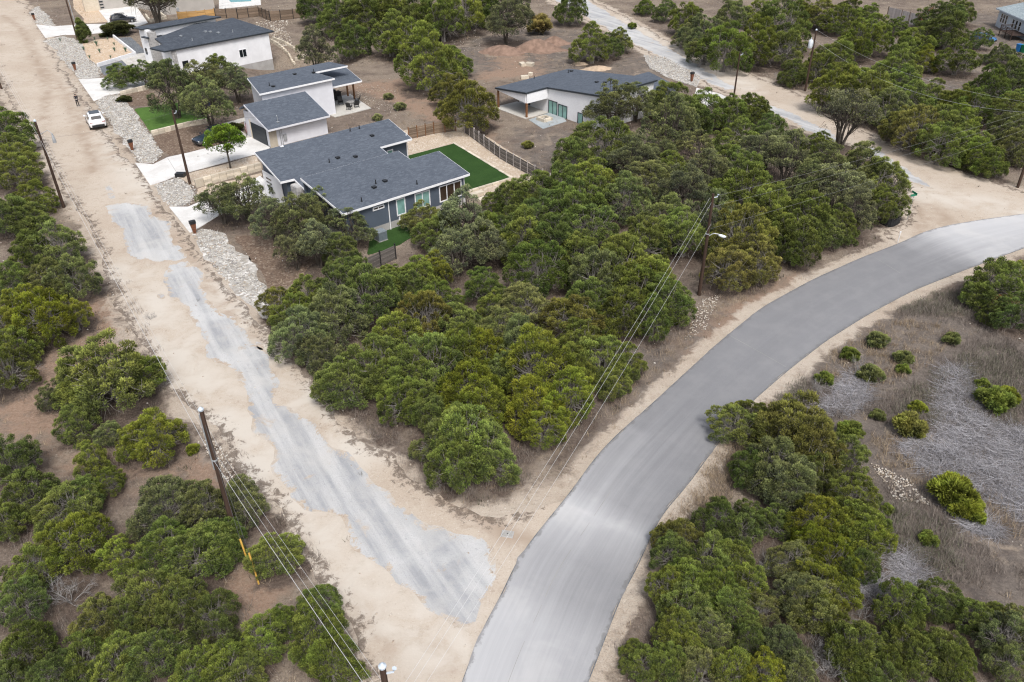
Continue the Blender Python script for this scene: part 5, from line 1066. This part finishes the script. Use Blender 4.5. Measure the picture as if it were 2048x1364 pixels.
# ---------------------------------------------------------------- person
def person(loc, rz):
    t = thing('person', 'person in dark jacket and trousers standing on the sandy road holding a controller', 'person', (loc[0], loc[1], 0), rz)
    J = [(0,0,.95),(0,0,1.12),(0,.01,1.30),(0,.02,1.44),(0,.03,1.53),(0,.05,1.61),(0,.05,1.70),
         (-.10,0,.90),(-.11,.02,.50),(-.12,-.02,.09),(-.13,.12,.05),(.10,0,.90),(.12,.03,.50),(.13,-.01,.09),(.15,.13,.05),
         (-.19,.02,1.42),(-.25,.0,1.18),(-.11,.25,1.10),(-.05,.30,1.11),(.19,.02,1.42),(.25,.0,1.18),(.11,.25,1.10),(.05,.30,1.11)]
    E_ = [(0,1),(1,2),(2,3),(3,4),(4,5),(5,6),(0,7),(7,8),(8,9),(9,10),(0,11),(11,12),(12,13),(13,14),(3,15),(15,16),(16,17),(17,18),(3,19),(19,20),(20,21),(21,22)]
    rad = [.15,.145,.165,.13,.06,.095,.085,.10,.07,.055,.045,.10,.07,.055,.045,.075,.055,.04,.035,.075,.055,.04,.035]
    me = bpy.data.meshes.new('person_body'); me.from_pydata(J, E_, []); o = obj('body', me, None)
    md = o.modifiers.new('s', 'SKIN'); sk = me.skin_vertices[0].data
    for i, r in enumerate(rad): sk[i].radius = (r, r*(.72 if i in (1, 2, 3) else 1)); sk[i].use_root = (i == 0)
    o.modifiers.new('d', 'SUBSURF').levels = 1
    dg = bpy.context.evaluated_depsgraph_get(); nm = bpy.data.meshes.new_from_object(o.evaluated_get(dg)); o.modifiers.clear(); o.data = nm; o.parent = t
    for k in ('jacket', 'trouser', 'skin', 'shoe'): nm.materials.append(M[k])
    for p in nm.polygons:
        c = p.center; p.use_smooth = True
        p.material_index = 2 if (c.z > 1.52 or (c.y > .24 and 1.0 < c.z < 1.2)) else 3 if c.z < .10 else 1 if c.z < .93 else 0
    bm = bmesh.new(); bmesh.ops.create_uvsphere(bm, u_segments=12, v_segments=8, radius=.108)
    for v in bm.verts: v.co = (v.co.x*.92, v.co.y*1.05+.035, max(v.co.z, -.01)*1.0+1.675)
    hm = bpy.data.meshes.new('hair'); bm.to_mesh(hm); bm.free(); hm.materials.append(M['hair']); obj('hair', hm, t)
    for s in (-1, 1):
        f = MB()
        for k in range(4): f.tube([(s*(.05+.012*k)-s*.02,.31,1.115-.012*k),(s*.03,.345,1.115-.014*k),(s*.02,.35,1.10-.014*k)], [.010,.009,.007], 5)
        f.tube([(s*.06,.29,1.13),(s*.045,.32,1.15),(s*.03,.335,1.155)], [.012,.010,.008], 5); tag(f.build('fingers', M['skin'], t), kind='stuff') if False else f.build('hand', M['skin'], t)
    c = MB(); c.box(-.10,.10,-.05,.06,0,.035); c.tube([(-.07,.06,.02),(-.09,.16,.10)], .006, 4); c.tube([(.07,.06,.02),(.09,.16,.10)], .006, 4)
    yy = np.array([-math.sin(rz), math.cos(rz)])*.36
    return tag(obj('remote_controller', c.mesh('remote_controller', M['whitecloth']), None, (loc[0]+yy[0], loc[1]+yy[1], 1.12), (0, 0, rz)), 'small pale remote controller held by the person on the road', 'controller')
pp_ = P(157,213); person(pp_, R_(180)+math.atan2(-pp_[0], pp_[1])*1.0)
# ---------------------------------------------------------------- mailboxes
for (x, y, l, hgt) in [(69,40,'rusty tapered mailbox post highest up the sandy road',1.35),(151,141,'rusty tapered mailbox post beside the white house driveway rocks',1.35),(265,301,'rusty tapered mailbox post at the rock bed of the pale house',1.35),(390,467,'rusty tapered mailbox post at the lowest driveway',1.35),(1383,164,'rusty tapered mailbox post beside the upper sandy road',1.5)]:
    q = P(x, y); t = thing('mailbox', l, 'mailbox', (q[0], q[1], 0), R_(35), 'rusty tapered mailboxes'); m = MB()
    m.add([(-.09,-.09,-.1),(.09,-.09,-.1),(.09,.09,-.1),(-.09,.09,-.1),(-.27,-.16,hgt-.3),(.27,-.16,hgt-.3),(.27,.16,hgt-.3),(-.27,.16,hgt-.3)], [(0,3,2,1),(4,5,6,7),(0,1,5,4),(1,2,6,5),(2,3,7,6),(3,0,4,7)]); m.build('post', M['corten'], t)
    MB().box(-.29,.29,-.2,.2,hgt-.297,hgt).build('box', M['plastic'], t); MB().box(-.2,.2,-.215,-.2,hgt-.24,hgt-.05).build('flap', M['steel'], t)
# ---------------------------------------------------------------- fences
def fence(label, pts, h, nb, mat, post, step=2.4, postw=.1, top=.15, rails=True, vertical=False, grp=None):
    w = [np.asarray(p[:2], float) for p in pts]; t = thing('board_fence', label, 'fence', (w[0][0], w[0][1], 0), 0, grp)
    for i in range(len(w)-1):
        a, b = w[i], w[i+1]; L = np.linalg.norm(b-a); n = max(1, round(L/step)); d = (b-a)/L; ang = math.atan2(d[1], d[0]); s = L/n
        bh = (h-.08)/nb
        if vertical: bm_ = MB().box(.0,s/nb-.02,-.015,.015,.05,h).mesh('board', M[mat])
        else: bm_ = MB().box(.02,s-.02,-.015,.015,.0,bh-.018).mesh('board', M[mat])
        pm = MB().box(-postw/2,postw/2,-postw/2,postw/2,-.1,h+top).mesh('post', M[post])
        for k in range(n):
            q = a+d*s*k-w[0]; zz = float(zg(*(a+d*s*k)))
            obj('post', pm, t, (q[0], q[1], zz), (0, 0, ang))
            for j in range(nb):
                o = d*(s/nb)*j if vertical else d*0; nn = np.array([-d[1], d[0]])*(.0 if vertical else .018*(j % 2))
                obj('board', bm_, t, (q[0]+o[0]+nn[0], q[1]+o[1]+nn[1], zz+(0 if vertical else .06+bh*j)), (0, 0, ang))
        q = b-w[0]; obj('post', pm, t, (q[0], q[1], float(zg(*b))), (0, 0, ang))
    return t
fence('weathered grey board fence with pale posts along the right of the backyard', [P(930,266), P(1000,318), P(1100,374)], 1.45, 6, 'fencegrey', 'fencewhite', 1.45)
fence('brown board fence with cedar posts across the back of the yard', [P(818,279), P(868,268), P(912,262)], 1.45, 6, 'fencebrown', 'cedar', 1.3)
fence('short dark board fence below the narrow side lawn', [P(735,545), P(762,532), P(792,518)], 1.4, 6, 'fencegrey', 'steel', 1.6)
fence('old brown board fence with black posts behind the white house', [G(432,36), G(476,37.5), G(519,33), G(541,42), G(562,40.5), G(612,35)], 1.9, 6, 'fencebrown', 'steel', 2.3, .12)
fence('new orange cedar fence section at the ribbed siding wall', [P(357,40), P(395,38), P(430,34)], 1.6, 6, 'fencenew', 'fencenew', 2.4)
fence('bleached board fence among junipers at the top right', [P(1773,36), P(1800,43), P(1832,52)], 2.1, 8, 'fencewhite', 'fencebrown', 2.9, .14, vertical=True)
fence('dark brown fence return beside the bleached fence', [P(1834,52), P(1862,34)], 2.0, 8, 'corten', 'fencebrown', 2.6, .14, vertical=True)
# ---------------------------------------------------------------- yard things
q = P(*(470+918*650/2048, 200+890*650/2048)); t = thing('air_conditioner', 'grey air conditioner unit beside the slate blue house wall', 'air conditioner', (q[0], q[1]+.3, .03), R_(41))
MB().box(-.48,.48,-.48,.48,0,.08).build('base', M['found'], t); MB().box(-.45,.45,-.45,.45,.082,.95).build('casing', M['ac'], t)
MB().tube([(0,0,.955),(0,0,.99)], .36, 20).build('fan_grille', M['acfan'], t); MB().box(-.47,.47,-.47,.47,.90,.952).build('lid', M['acfan'], t)
for s in (-1, 1):
    for k in range(4): MB().box(s*.455-.008,s*.455+.008,-.4+.21*k,-.24+.21*k,.15,.85).build('louvre', M['acfan'], t)
m = MB(); m.box(-.3,.3,-.09,.09,.0,1.0); q = P(800,455); m.build('utility_box', M['trim'], None, label='white utility box against the slate blue house foundation', cat='utility box').location = (q[0], q[1]+.4, 0)
# fire pit
q = P(1089,241); t = thing('fire_pit', 'square cream limestone fire pit on the grey patio', 'fire pit', (q[0], q[1], .05), R_(40))
for (x, y, r) in ((-.62,0,90),(.62,0,90),(0,-.62,0),(0,.62,0)):
    for c in range(2): obj('stone_block', MB().box(-.46 if r == 0 else -.78,.46 if r == 0 else .78,-.15,.15,0,.2).mesh('stone_block', M['limestone']), t, (x, y, .205*c), (0, 0, R_(r)))
MB().box(-.46,.46,-.46,.46,.0,.12).build('ash_bed', M['darkgravel'], t)
# porch furniture of the pale house
def chair(loc, rz, label):
    t = thing('patio_chair', label, 'chair', (loc[0], loc[1], .09), rz, 'dark patio chairs')
    MB().box(-.32,.32,-.3,.32,.36,.46).build('seat', M['steel'], t); m = MB(); m.add([(-.32,-.30,.46),(.32,-.30,.46),(.32,-.22,.46),(-.32,-.22,.46),(-.32,-.56,1.05),(.32,-.56,1.05),(.32,-.49,1.05),(-.32,-.49,1.05)], [(0,3,2,1),(4,5,6,7),(0,1,5,4),(1,2,6,5),(2,3,7,6),(3,0,4,7)]); m.build('backrest', M['steel'], t)
    for x in (-.3,.3):
        MB().box(x-.04,x+.04,-.35,.35,.58,.63).build('armrest', M['steel'], t)
        for y in (-.28,.28): MB().box(x-.025,x+.025,y-.025,y+.025,0,.58).build('leg', M['steel'], t)
for (u, v), a, l in [((15.6,6.7),-10,'patio chair nearest the front edge of the pale house patio'),((16.9,6.9),20,'second patio chair along the front edge of the patio'),((18.1,8.6),100,'tall-backed patio chair at the outer corner of the patio'),((16.0,9.6),200,'patio chair nearest the porch wall')]:
    w = BW(u, v); chair(w, R_(a), l)
w = BW(16.8,8.2); t = thing('fire_table', 'grey square fire table among the dark patio chairs', 'table', (w[0], w[1], .09), R_(41)); MB().box(-.5,.5,-.5,.5,.5,.58).build('top', M['greystone'], t); MB().box(-.38,.38,-.38,.38,0,.5).build('base', M['greystone'], t)
w = BW(16.4,12.2); t = thing('outdoor_bar', 'black outdoor bar with grill under the porch roof', 'bar', (w[0], w[1], .09), R_(41)); MB().box(-1.1,1.1,-.35,.35,.0,1.05).build('base', M['steel'], t); MB().box(-1.2,1.2,-.45,.45,1.05,1.12).build('counter', M['deck'], t)
MB().box(-.35,.35,-.3,.3,1.12,1.5).build('grill', M['steel'], t)
for k in range(3): MB().box(-.95+.7*k,-.6+.7*k,-.75,-.45,.6,.66).build('stool', M['steel'], t)
# flag at the garage of the pale house
w = BW(.0,5.6); t = thing('house_flag', 'red and white striped flag with blue corner on a short pole at the garage', 'flag', (w[0]-.35, w[1], 0), R_(100))
MB().tube([(0,0,1.35),(.75,0,1.95)], .02, 6).build('pole', M['whitecloth'], t); MB().tube([(0,0,0),(0,0,1.4)], .025, 6).build('bracket_post', M['steel'], t)
def fp(a, b):  # along the pole, down the cloth
    return (.18+.55*a, .05*math.sin(b*5+a*2), 1.49+.44*a-b*1.05)
for k in range(7):
    m = MB(); n = 6; vs = [fp(k/7 if s == 0 else (k+1)/7, j/n) for j in range(n+1) for s in (0, 1)]; j0 = 2 if k >= 4 else 0
    vs2 = [(x, y+.012, z) for x, y, z in vs]; fs = [(2*j, 2*j+1, 2*j+3, 2*j+2) for j in range(j0, n)]; m.add(vs, fs); m.add(vs2, [f[::-1] for f in fs]); m.build('stripe', M['redcloth' if k % 2 == 0 else 'whitecloth'], t)
m = MB(); n = 6; vs = [fp(4/7 if s == 0 else 1, j/n) for j in range(3) for s in (0, 1)]; m.add(vs, [(0,1,3,2),(2,3,5,4)]); m.add([(x, y+.012, z) for x, y, z in vs], [(2,3,1,0),(4,5,3,2)]); m.build('canton', M['bluecloth'], t)
q = P(415,206,.6); m = MB(); m.box(-.05,.05,-.05,.05,0,.9); m.add([(-.35,-.05,.2),(.35,-.02,.15),(.30,.05,.95),(-.28,.0,1.0)], [(0,1,2,3)]); m.add([(-.35,-.02,.2),(.35,.01,.15),(.30,.08,.95),(-.28,.03,1.0)], [(3,2,1,0)]); m.build('blue_tarp', M['bluecloth'], None, label='blue cloth hanging under the live oak by the lawn', cat='cloth').location = (q[0], q[1], 0)
# limestone slabs left near the low white house
for k, (x, y, a, sx, sy, l) in enumerate([(1045,131,20,.9,1.5,'left of two big cream limestone slabs on the brown field'),(1059,131,-25,1.4,1.3,'right of two big cream limestone slabs on the brown field'),(1049,157,10,1.2,.8,'broken cream limestone piece in dry grass behind the low white house'),(1061,151,60,.7,.6,'small cream limestone piece beside a broken slab'),(953,390,41,1.6,.7,'pale stone bench block at the backyard step'),(967,400,41,1.4,.6,'lower pale stone step block below the backyard turf')]):
    q = P(x, y); m = MB(); m.prism([(-sx*.5,-sy*.5),(sx*.52,-sy*.44),(sx*.46,sy*.5),(-sx*.45,sy*.46)], -.1, .45 if k < 4 else .3); o = m.build('limestone_slab', M['limestone'], None, label=l, cat='stone slab', group='cream limestone slabs'); o.location = (q[0], q[1], 0); o.rotation_euler = (0, 0, R_(a))
# spoil mounds
def mound(x, y, rx, ry, h, mat, label, seed):
    q = P(x, y); n, k = 22, 9; r = np.random.default_rng(seed); ph = r.uniform(0, 6, 4); vs = []
    for i in range(k):
        f = i/(k-1)
        for j in range(n):
            a = 6.283*j/n; w = 1+.16*math.sin(2*a+ph[0])+.1*math.sin(5*a+ph[1])+r.normal(0, .03); vs.append((rx*f*w*math.cos(a), ry*f*w*math.sin(a), h*(math.cos(f*math.pi)*.5+.5)*(1+.25*math.sin(3*a+ph[2])*f)-.06+r.normal(0, .04)))
    fs = [(i*n+j, (i+1)*n+j, (i+1)*n+(j+1) % n, i*n+(j+1) % n) for i in range(k-1) for j in range(n)]
    o = MB().add(vs, fs).build('dirt_mound', M[mat], None, 180, label=label, cat='dirt mound', group='piles of dug earth'); o.location = (q[0], q[1], 0)
mound(1005,105,4.5,3.2,1.3,'soil','left reddish spoil mound on the brown field',1); mound(1075,100,5.0,3.5,1.9,'soil','largest reddish spoil mound near the upper road',2); mound(1108,88,3.2,2.6,1.4,'soil','rounded spoil mound nearest the upper road',3); mound(1195,138,3.4,1.6,.55,'sandpile','tan sand pile behind the low white house',4); mound(1160,128,2.0,1.4,.35,'sandpile','small tan pile beside the sand pile',5)
# utility bits by the roads
q = P(1015,1069); t = thing('meter_box', 'grey square meter box lid in the sandy corner between the roads', 'meter box', (q[0], q[1], 0), R_(-12)); MB().box(-.34,.34,-.24,.24,0,.06).build('frame', M['found'], t); MB().box(-.29,.29,-.19,.19,.06,.085).build('lid', M['boxlid'], t); MB().box(-.03,.03,-.03,.03,.085,.095).build('handle', M['steel'], t)
for x0, y0, x1, y1, l in [(480,1078,503,1142,'left yellow guy wire guard beside the nearest pole'),(498,1106,518,1168,'right yellow guy wire guard beside the nearest pole')]:
    b = P(x1, y1); tp = P(x0, y0, 1.9); t = thing('guy_guard', l, 'guy guard', (b[0], b[1], 0), 0, 'yellow guy wire guards'); d = tp-b; d[2] = 1.9
    MB().tube([(0,0,-.05), tuple(d)], .05, 6).build('guard', M['yellow'], t); top = np.array([A1[0]-b[0], A1[1]-b[1], 7.9]); MB().tube([tuple(d), tuple(top)], .009, 4).build('guy_wire', M['darkwire'], t)
q = P(1814,440); t = thing('street_sign', 'green street name sign on a thin post at the upper junction', 'street sign', (q[0], q[1], 0), R_(20)); MB().tube([(0,0,-.1),(0,0,2.5)], .03, 6).build('post', M['galv'], t)
MB().box(-.4,.4,-.012,.012,2.52,2.74).build('blade', M['green'], t); b2 = MB().box(-.4,.4,-.012,.012,2.76,2.96).build('blade', M['green'], t); b2.rotation_euler = (0, 0, R_(80))
m = MB(); n = 9
for k in range(n):
    f = k/(n-1); a = P(1760+38*f, 446+8*math.sin(f*3.1), 0); b = P(1760+38*min(1, f+1/(n-1)), 446+8*math.sin(min(1, f+1/(n-1))*3.1), 0)
    if k < n-1: m.beam(a, b, .12, -.05, .75+.1*math.sin(k*2.1))
m.build('silt_fence', M['blackfab'], None, label='black silt barrier sagging at the foot of the end tree', cat='silt barrier')
q = P(1795,486); m = MB(); m.tube([(0,0,-.05),(0,0,1.0)], .035, 6); m.box(-.06,.06,-.04,.04,1.0,1.2); m.build('road_marker', M['whitecloth'], None, label='small white marker post at the road edge near the sign', cat='marker post').location = (q[0], q[1], 0)
for k, (x, y, mt, l) in enumerate([(2036,103,'bluebin','blue bin under the timber deck'),(2046,105,'greenbin','green bin beside the blue bin')]):
    q = P(x, y); t = thing('wheelie_bin', l, 'bin', (q[0], q[1], 0), .4, 'bins by the deck'); m = MB(); m.add([(-.28,-.3,0),(.28,-.3,0),(.28,.3,0),(-.28,.3,0),(-.36,-.4,1.15),(.36,-.4,1.15),(.36,.4,1.15),(-.36,.4,1.15)], [(0,3,2,1),(4,5,6,7),(0,1,5,4),(1,2,6,5),(2,3,7,6),(3,0,4,7)]); m.build('body', M[mt], t); MB().box(-.39,.39,-.44,.42,1.152,1.24).build('lid', M[mt], t)
q = P(365,353); m = MB(); m.prism([(-.5,-.35),(.5,-.4),(.55,.3),(-.45,.35)], -.05, .45); o = m.build('utility_pedestal', M['steel'], None, label='low dark utility cover at the foot of the gravel bed pole', cat='utility cover'); o.location = (q[0]-.2, q[1], 0)
# desert garden plants
def agave(x, y, s, label):
    q = P(x, y); t = thing('agave_plant', label, 'plant', (q[0], q[1], 0), random.uniform(0, 6), 'plants in the tan desert bed'); n = 18; 
    lm = MB(); lm.add([(0,-.07,0),(.5,-.09,.45),(.95,0,.62),(.5,.09,.45),(0,.07,0),(.5,0,.38)], [(0,1,5),(1,2,5),(2,3,5),(3,4,5),(0,5,4)]); me = lm.mesh('leaf', M['agave'])
    for k in range(n): obj('leaf', me, t, (0, 0, .05), (0, -R_(20+50*(k/n)), k*2.4), s*(1-.3*k/n))
for x, y, s, l in [(194,92,1.0,'large blue-green agave in the middle of the tan desert bed'),(200,106,.8,'low green clump below the large agave'),(229,91,.55,'small agave near the white planter wall'),(230,103,.8,'dark green yucca at the right of the desert bed'),(252,104,.9,'agave at the right end of the white planter wall'),(180,117,.6,'blue-green agave at the lower left of the desert bed'),(222,117,.6,'dark clump at the lower edge of the desert bed'),(168,101,.7,'grey-green clump at the left of the desert bed'),(190,80,.6,'small clump at the top of the desert bed'),(121,83,.6,'small clump in the upper rock bed'),(216,80,.5,'tiny clump near the top right of the desert bed')]: agave(x, y, s, l)
for k, (x, y, r, l) in enumerate([(240,69,3.0,'dark low mound of shrubs beside the upper driveway'),(208,74,.9,'dark low clump at the top of the desert bed'),(250,203,1.0,'low dark bush at the end of the three junipers'),(470,262,1.2,'dark ground cover in the small bed beside the walkway')]):
    q = P(x, y); t = thing('shrub', l, 'shrub', (q[0], q[1], 0), k, 'low shrubs in the gardens'); tm, cm, _ = SHR[k % 3]; s = r/2.5; obj('trunk', tm, t, scale=(s, s, s*.6)); c = obj('crown', cm, t, scale=(s, s, s*.6)); c.color = (.05, .055, .032, 1)
# ---------------------------------------------------------------- loose ground cover (too many to count)
def scatter(n, poly=None, box=None, keep=None):
    lo, hi = (poly.min(0), poly.max(0)) if poly is not None else box
    p = rng.uniform(lo, hi, (n, 2)); 
    if poly is not None: p = p[inside(p, poly)]
    if keep is not None: p = p[keep(p)]
    return p
def tufts(name, mat, p, blades, h, spread, w, lean=.6, **kw):
    n = len(p); m = n*blades; b = np.repeat(p, blades, 0)+rng.normal(0, 1, (m, 2))*spread; s = np.repeat(rng.uniform(.5, 1.2, n), blades)
    z = zg(b[:, 0], b[:, 1]); a = rng.uniform(0, 6.28, m); d = np.c_[np.cos(a), np.sin(a)]; side = np.c_[-d[:, 1], d[:, 0]]*(w*s)[:, None]
    L = h*s*rng.uniform(.5, 1.1, m); tip = b+d*(L*rng.uniform(.1, lean, m))[:, None]
    V = np.stack([np.c_[b-side, z-.01], np.c_[b+side, z-.01], np.c_[tip, z+L]], 1).reshape(-1, 3)
    return obj(name, mesh_np(name, V, np.arange(3*m).reshape(-1, 3), M[mat]), **kw)
VIEW = PX([(-60,-30),(2110,-30),(2110,1420),(-60,1420)])
pav = [PX(q) for q in DRIVES]+[TURF, PX([(268,218),(317,211),(370,203),(425,240),(380,250),(304,269)]), PX([(733,512),(800,490),(850,455),(800,447),(742,468)]), PX([(805,262),(905,240),(935,250),(1100,350),(1070,372),(1000,385),(945,396),(925,390),(815,330)])]
HB_ = [np.array([BW(*q) for q in [(-.5,-1),(8.5,-1),(8.5,4.8),(18.4,5),(19.9,13.5),(3,12.5),(3,6),(-.5,6)]]), np.array([DW(*q) for q in [(-.5,-.4),(3.8,-.4),(3.7,-10.5),(19,-10.5),(19,6.8),(-.5,6.8)]])]
for (o_, an_, q_) in ((OC, 41, [(-.3,-.2),(15,-.2),(15,5.4),(16.5,12.8),(16.5,17),(-.5,17)]), (OA, 46, [(-1,-.2),(18,-.2),(17,11),(14,14),(0,14)])):
    c_, s_ = math.cos(R_(an_)), math.sin(R_(an_)); HB_.append(np.array([[o_[0]+u*c_-v*s_, o_[1]+u*s_+v*c_] for u, v in q_]))
def offroad(p, m=.6, hard=True):
    k = (sdf(p, ROAD) > m) & (np.minimum(sdf(p, DIRT), sdf(p, DIRT2)) > m*.3)
    for q in pav+HB_: k &= ~inside(p, q)
    return k
def margin(p): d = np.minimum(sdf(p, DIRT), sdf(p, DIRT2)); return (sdf(p, ROAD) > .5) & (rng.uniform(0, 1, len(p)) < np.clip(.02+(d+4.5)/7, 0, 1))
allp = scatter(26000, VIEW); allp = allp[offroad(allp)]
near_ = allp[allp[:, 1] < 95]
cl = np.sin(allp[:, 0]*.31+1.3*np.sin(allp[:, 1]*.23))+np.sin(allp[:, 1]*.37+.9*np.sin(allp[:, 0]*.19))
tufts('dry_grass', 'straw', allp[cl > -.1][:9000], 9, .34, .12, .014, 1.0, kind='stuff')
wd = scatter(9000, VIEW); wd = wd[margin(wd)]; ce = np.sin(wd[:, 0]*.9+2*np.sin(wd[:, 1]*.7))*np.sin(wd[:, 1]*.8)
tufts('roadside_weeds', 'weed', wd[ce > .15][:3000], 9, .22, .10, .016, 1.0, kind='stuff')
rf = scatter(9000, RF); rf = rf[offroad(rf, 1.2)]
cl = np.sin(rf[:, 0]*.42+1.3*np.sin(rf[:, 1]*.33))+np.sin(rf[:, 1]*.47+.9*np.sin(rf[:, 0]*.3))
tufts('dry_brush', 'brush', rf[cl > .0], 34, .55, .26, .009, 1.0, kind='stuff')
tufts('low_scrub', 'scrub', rf[cl > .5][:900], 46, .36, .34, .016, 1.0, kind='stuff'); tufts('dry_grass', 'straw', rf[cl < -.5][:900], 22, .45, .16, .010, 1.1, kind='stuff')
for q in [[(205,530),(250,545),(330,745),(300,740),(225,600)],[(395,845),(460,880),(565,1000),(690,1180),(650,1190),(520,1020),(430,920)],[(830,930),(900,985),(990,1010),(1060,960),(1100,880),(1000,900),(880,900)],[(640,790),(760,890),(840,930),(800,870),(700,790)],[(1240,780),(1330,690),(1420,620),(1380,620),(1290,700)],[(0,60),(40,200),(110,330),(80,330),(0,190)]]:
    q = PX(q); bq = scatter(int(420), q); tufts('roadside_brush', 'brush', bq, 26, .32, .20, .009, 1.0, kind='stuff')
VERGE = PX([(1100,905),(1250,860),(1400,720),(1550,610),(1700,530),(1720,500),(1560,570),(1420,600),(1240,760),(1150,900)])
vg = scatter(2600, VERGE); vg = vg[sdf(vg, ROAD) > 1.4]; tufts('dry_grass', 'straw', vg, 16, .38, .2, .010, 1.1, kind='stuff')
VERGE2 = PX([(1320,1080),(1345,1010),(1450,880),(1530,800),(1560,860),(1480,960),(1400,1060)]); vg = scatter(2200, VERGE2); vg = vg[sdf(vg, ROAD) > .5]; tufts('dry_grass', 'straw', vg, 18, .40, .2, .010, 1.1, kind='stuff')
ring = []
for x, y, R, h in TW:
    n = int(9*R); a = rng.uniform(0, 6.28, n); f = R*rng.uniform(.55, 1.75, n); ring.append(np.c_[x+f*np.cos(a), y+f*np.sin(a)])
ring = np.vstack(ring); ring = ring[offroad(ring, .5)]
tufts('undergrowth', 'brush', ring, 22, .33, .24, .010, 1.0, kind='stuff')
gtf = ring[rng.uniform(0, 1, len(ring)) < .22]; tufts('undergrowth', 'weed', gtf, 16, .28, .22, .018, 1.0, kind='stuff')
st_ = scatter(14000, VIEW); dd = np.minimum(sdf(st_, DIRT), sdf(st_, DIRT2)); st_ = st_[offroad(st_, .4)&(rng.uniform(0, 1, len(st_)) < np.where(np.abs(dd-1.5) < 2.5, .9, .35))][:6500]
rd = scatter(16000, VIEW); dd = np.minimum(sdf(rd, DIRT), sdf(rd, DIRT2)); rd = rd[(dd < 1)&(sdf(rd, ROAD) > .3)&(rng.uniform(0, 1, len(rd)) < np.where(dd > -3, .9, .3))]
for q_ in pav: rd = rd[~inside(rd, q_)]
stone_mesh('road_gravel', M['rubble'], [(rd, rng.uniform(.05, .15, len(rd)), .0)], kind='stuff')
stone_mesh('limestone_rubble', M['rubble'], [(st_, rng.uniform(.07, .20, len(st_))**1.0, -.01)], kind='stuff')
RUB = [PX(q) for q in [[(500,50),(545,30),(585,45),(560,62)],[(535,60),(570,55),(585,85),(560,92)],[(640,60),(690,60),(700,110),(650,110)],[(400,860),(450,900),(480,960),(455,975),(415,910)],[(1740,925),(1820,960),(1860,1010),(1790,1000)],[(1400,600),(1440,590),(1410,660),(1370,680)],[(700,165),(790,180),(800,230),(720,210)],[(860,60),(960,60),(960,110),(880,110)]]]
stone_mesh('limestone_rubble', M['rubble'], [stones(int(260), q, .08, .38 if i < 2 else .18) for i, q in enumerate(RUB)], kind='stuff')
# cut branches left in heaps
SL = [[(1880,735),(1935,730),(1950,800),(1975,840),(2060,860),(2150,900),(2150,1080),(2048,1045),(1960,985),(1870,960),(1800,905),(1805,880),(1880,870),(1870,800)],[(1690,745),(1735,745),(1740,800),(1700,830),(1660,830),(1620,820),(1665,790)],[(1900,1010),(1960,1030),(2010,1060),(1990,1080),(1930,1060)],[(1770,1095),(1840,1110),(1850,1165),(1800,1175)],[(1700,1150),(1760,1150),(1770,1190),(1710,1195)]]
V_, F_ = [], []; o_ = 0
for i, q in enumerate(SL):
    w = PX(q); A = abs(sum(w[j][0]*w[(j+1) % len(w)][1]-w[(j+1) % len(w)][0]*w[j][1] for j in range(len(w))))/2
    p = scatter(int(A*520), w); n = len(p)
    flow = np.sin(p[:, 0]*.35+2)+np.cos(p[:, 1]*.28)*1.2+rng.normal(0, .95, n)+rng.choice([0, 3.14], n)
    L = rng.uniform(.25, 1.25, n)**1.0; d = np.c_[np.cos(flow), np.sin(flow), rng.normal(.04, .14, n)]; ed = np.clip(-sdf(p, w), 0, 1.5)
    c0 = np.c_[p, rng.uniform(.0, .12+.6*ed/1.5*(.6+.4*np.sin(p[:, 0]*1.7)*np.sin(p[:, 1]*1.9)), n)]; perp = np.c_[-d[:, 1], d[:, 0], np.zeros(n)]; bend = rng.normal(0, .13, n)[:, None]*L[:, None]*perp
    r0 = rng.uniform(.004, .013, n)[:, None]
    pts = [c0, c0+d*(L*.5)[:, None]+bend, c0+d*L[:, None]]; rr = [r0, r0*.75, r0*.3]; vs = []
    for P_, R1 in zip(pts, rr): vs += [P_+perp*R1, P_-perp*R1*.6+[0, 0, 1]*R1, P_-perp*R1*.6-[0, 0, 1]*R1]
    vs = np.stack(vs, 1); vs[..., 2] = np.maximum(vs[..., 2], .01); f = []
    for s in range(2):
        for j in range(3): f.append((s*3+j, s*3+(j+1) % 3, s*3+3+(j+1) % 3, s*3+3+j))
    V_.append(vs.reshape(-1, 3)); F_.append((np.array(f)[None]+(np.arange(n)*9)[:, None, None]+o_).reshape(-1, 4)); o_ += n*9
obj('slash_heaps', mesh_np('slash_heaps', np.vstack(V_), np.vstack(F_), M['slash']), kind='stuff')
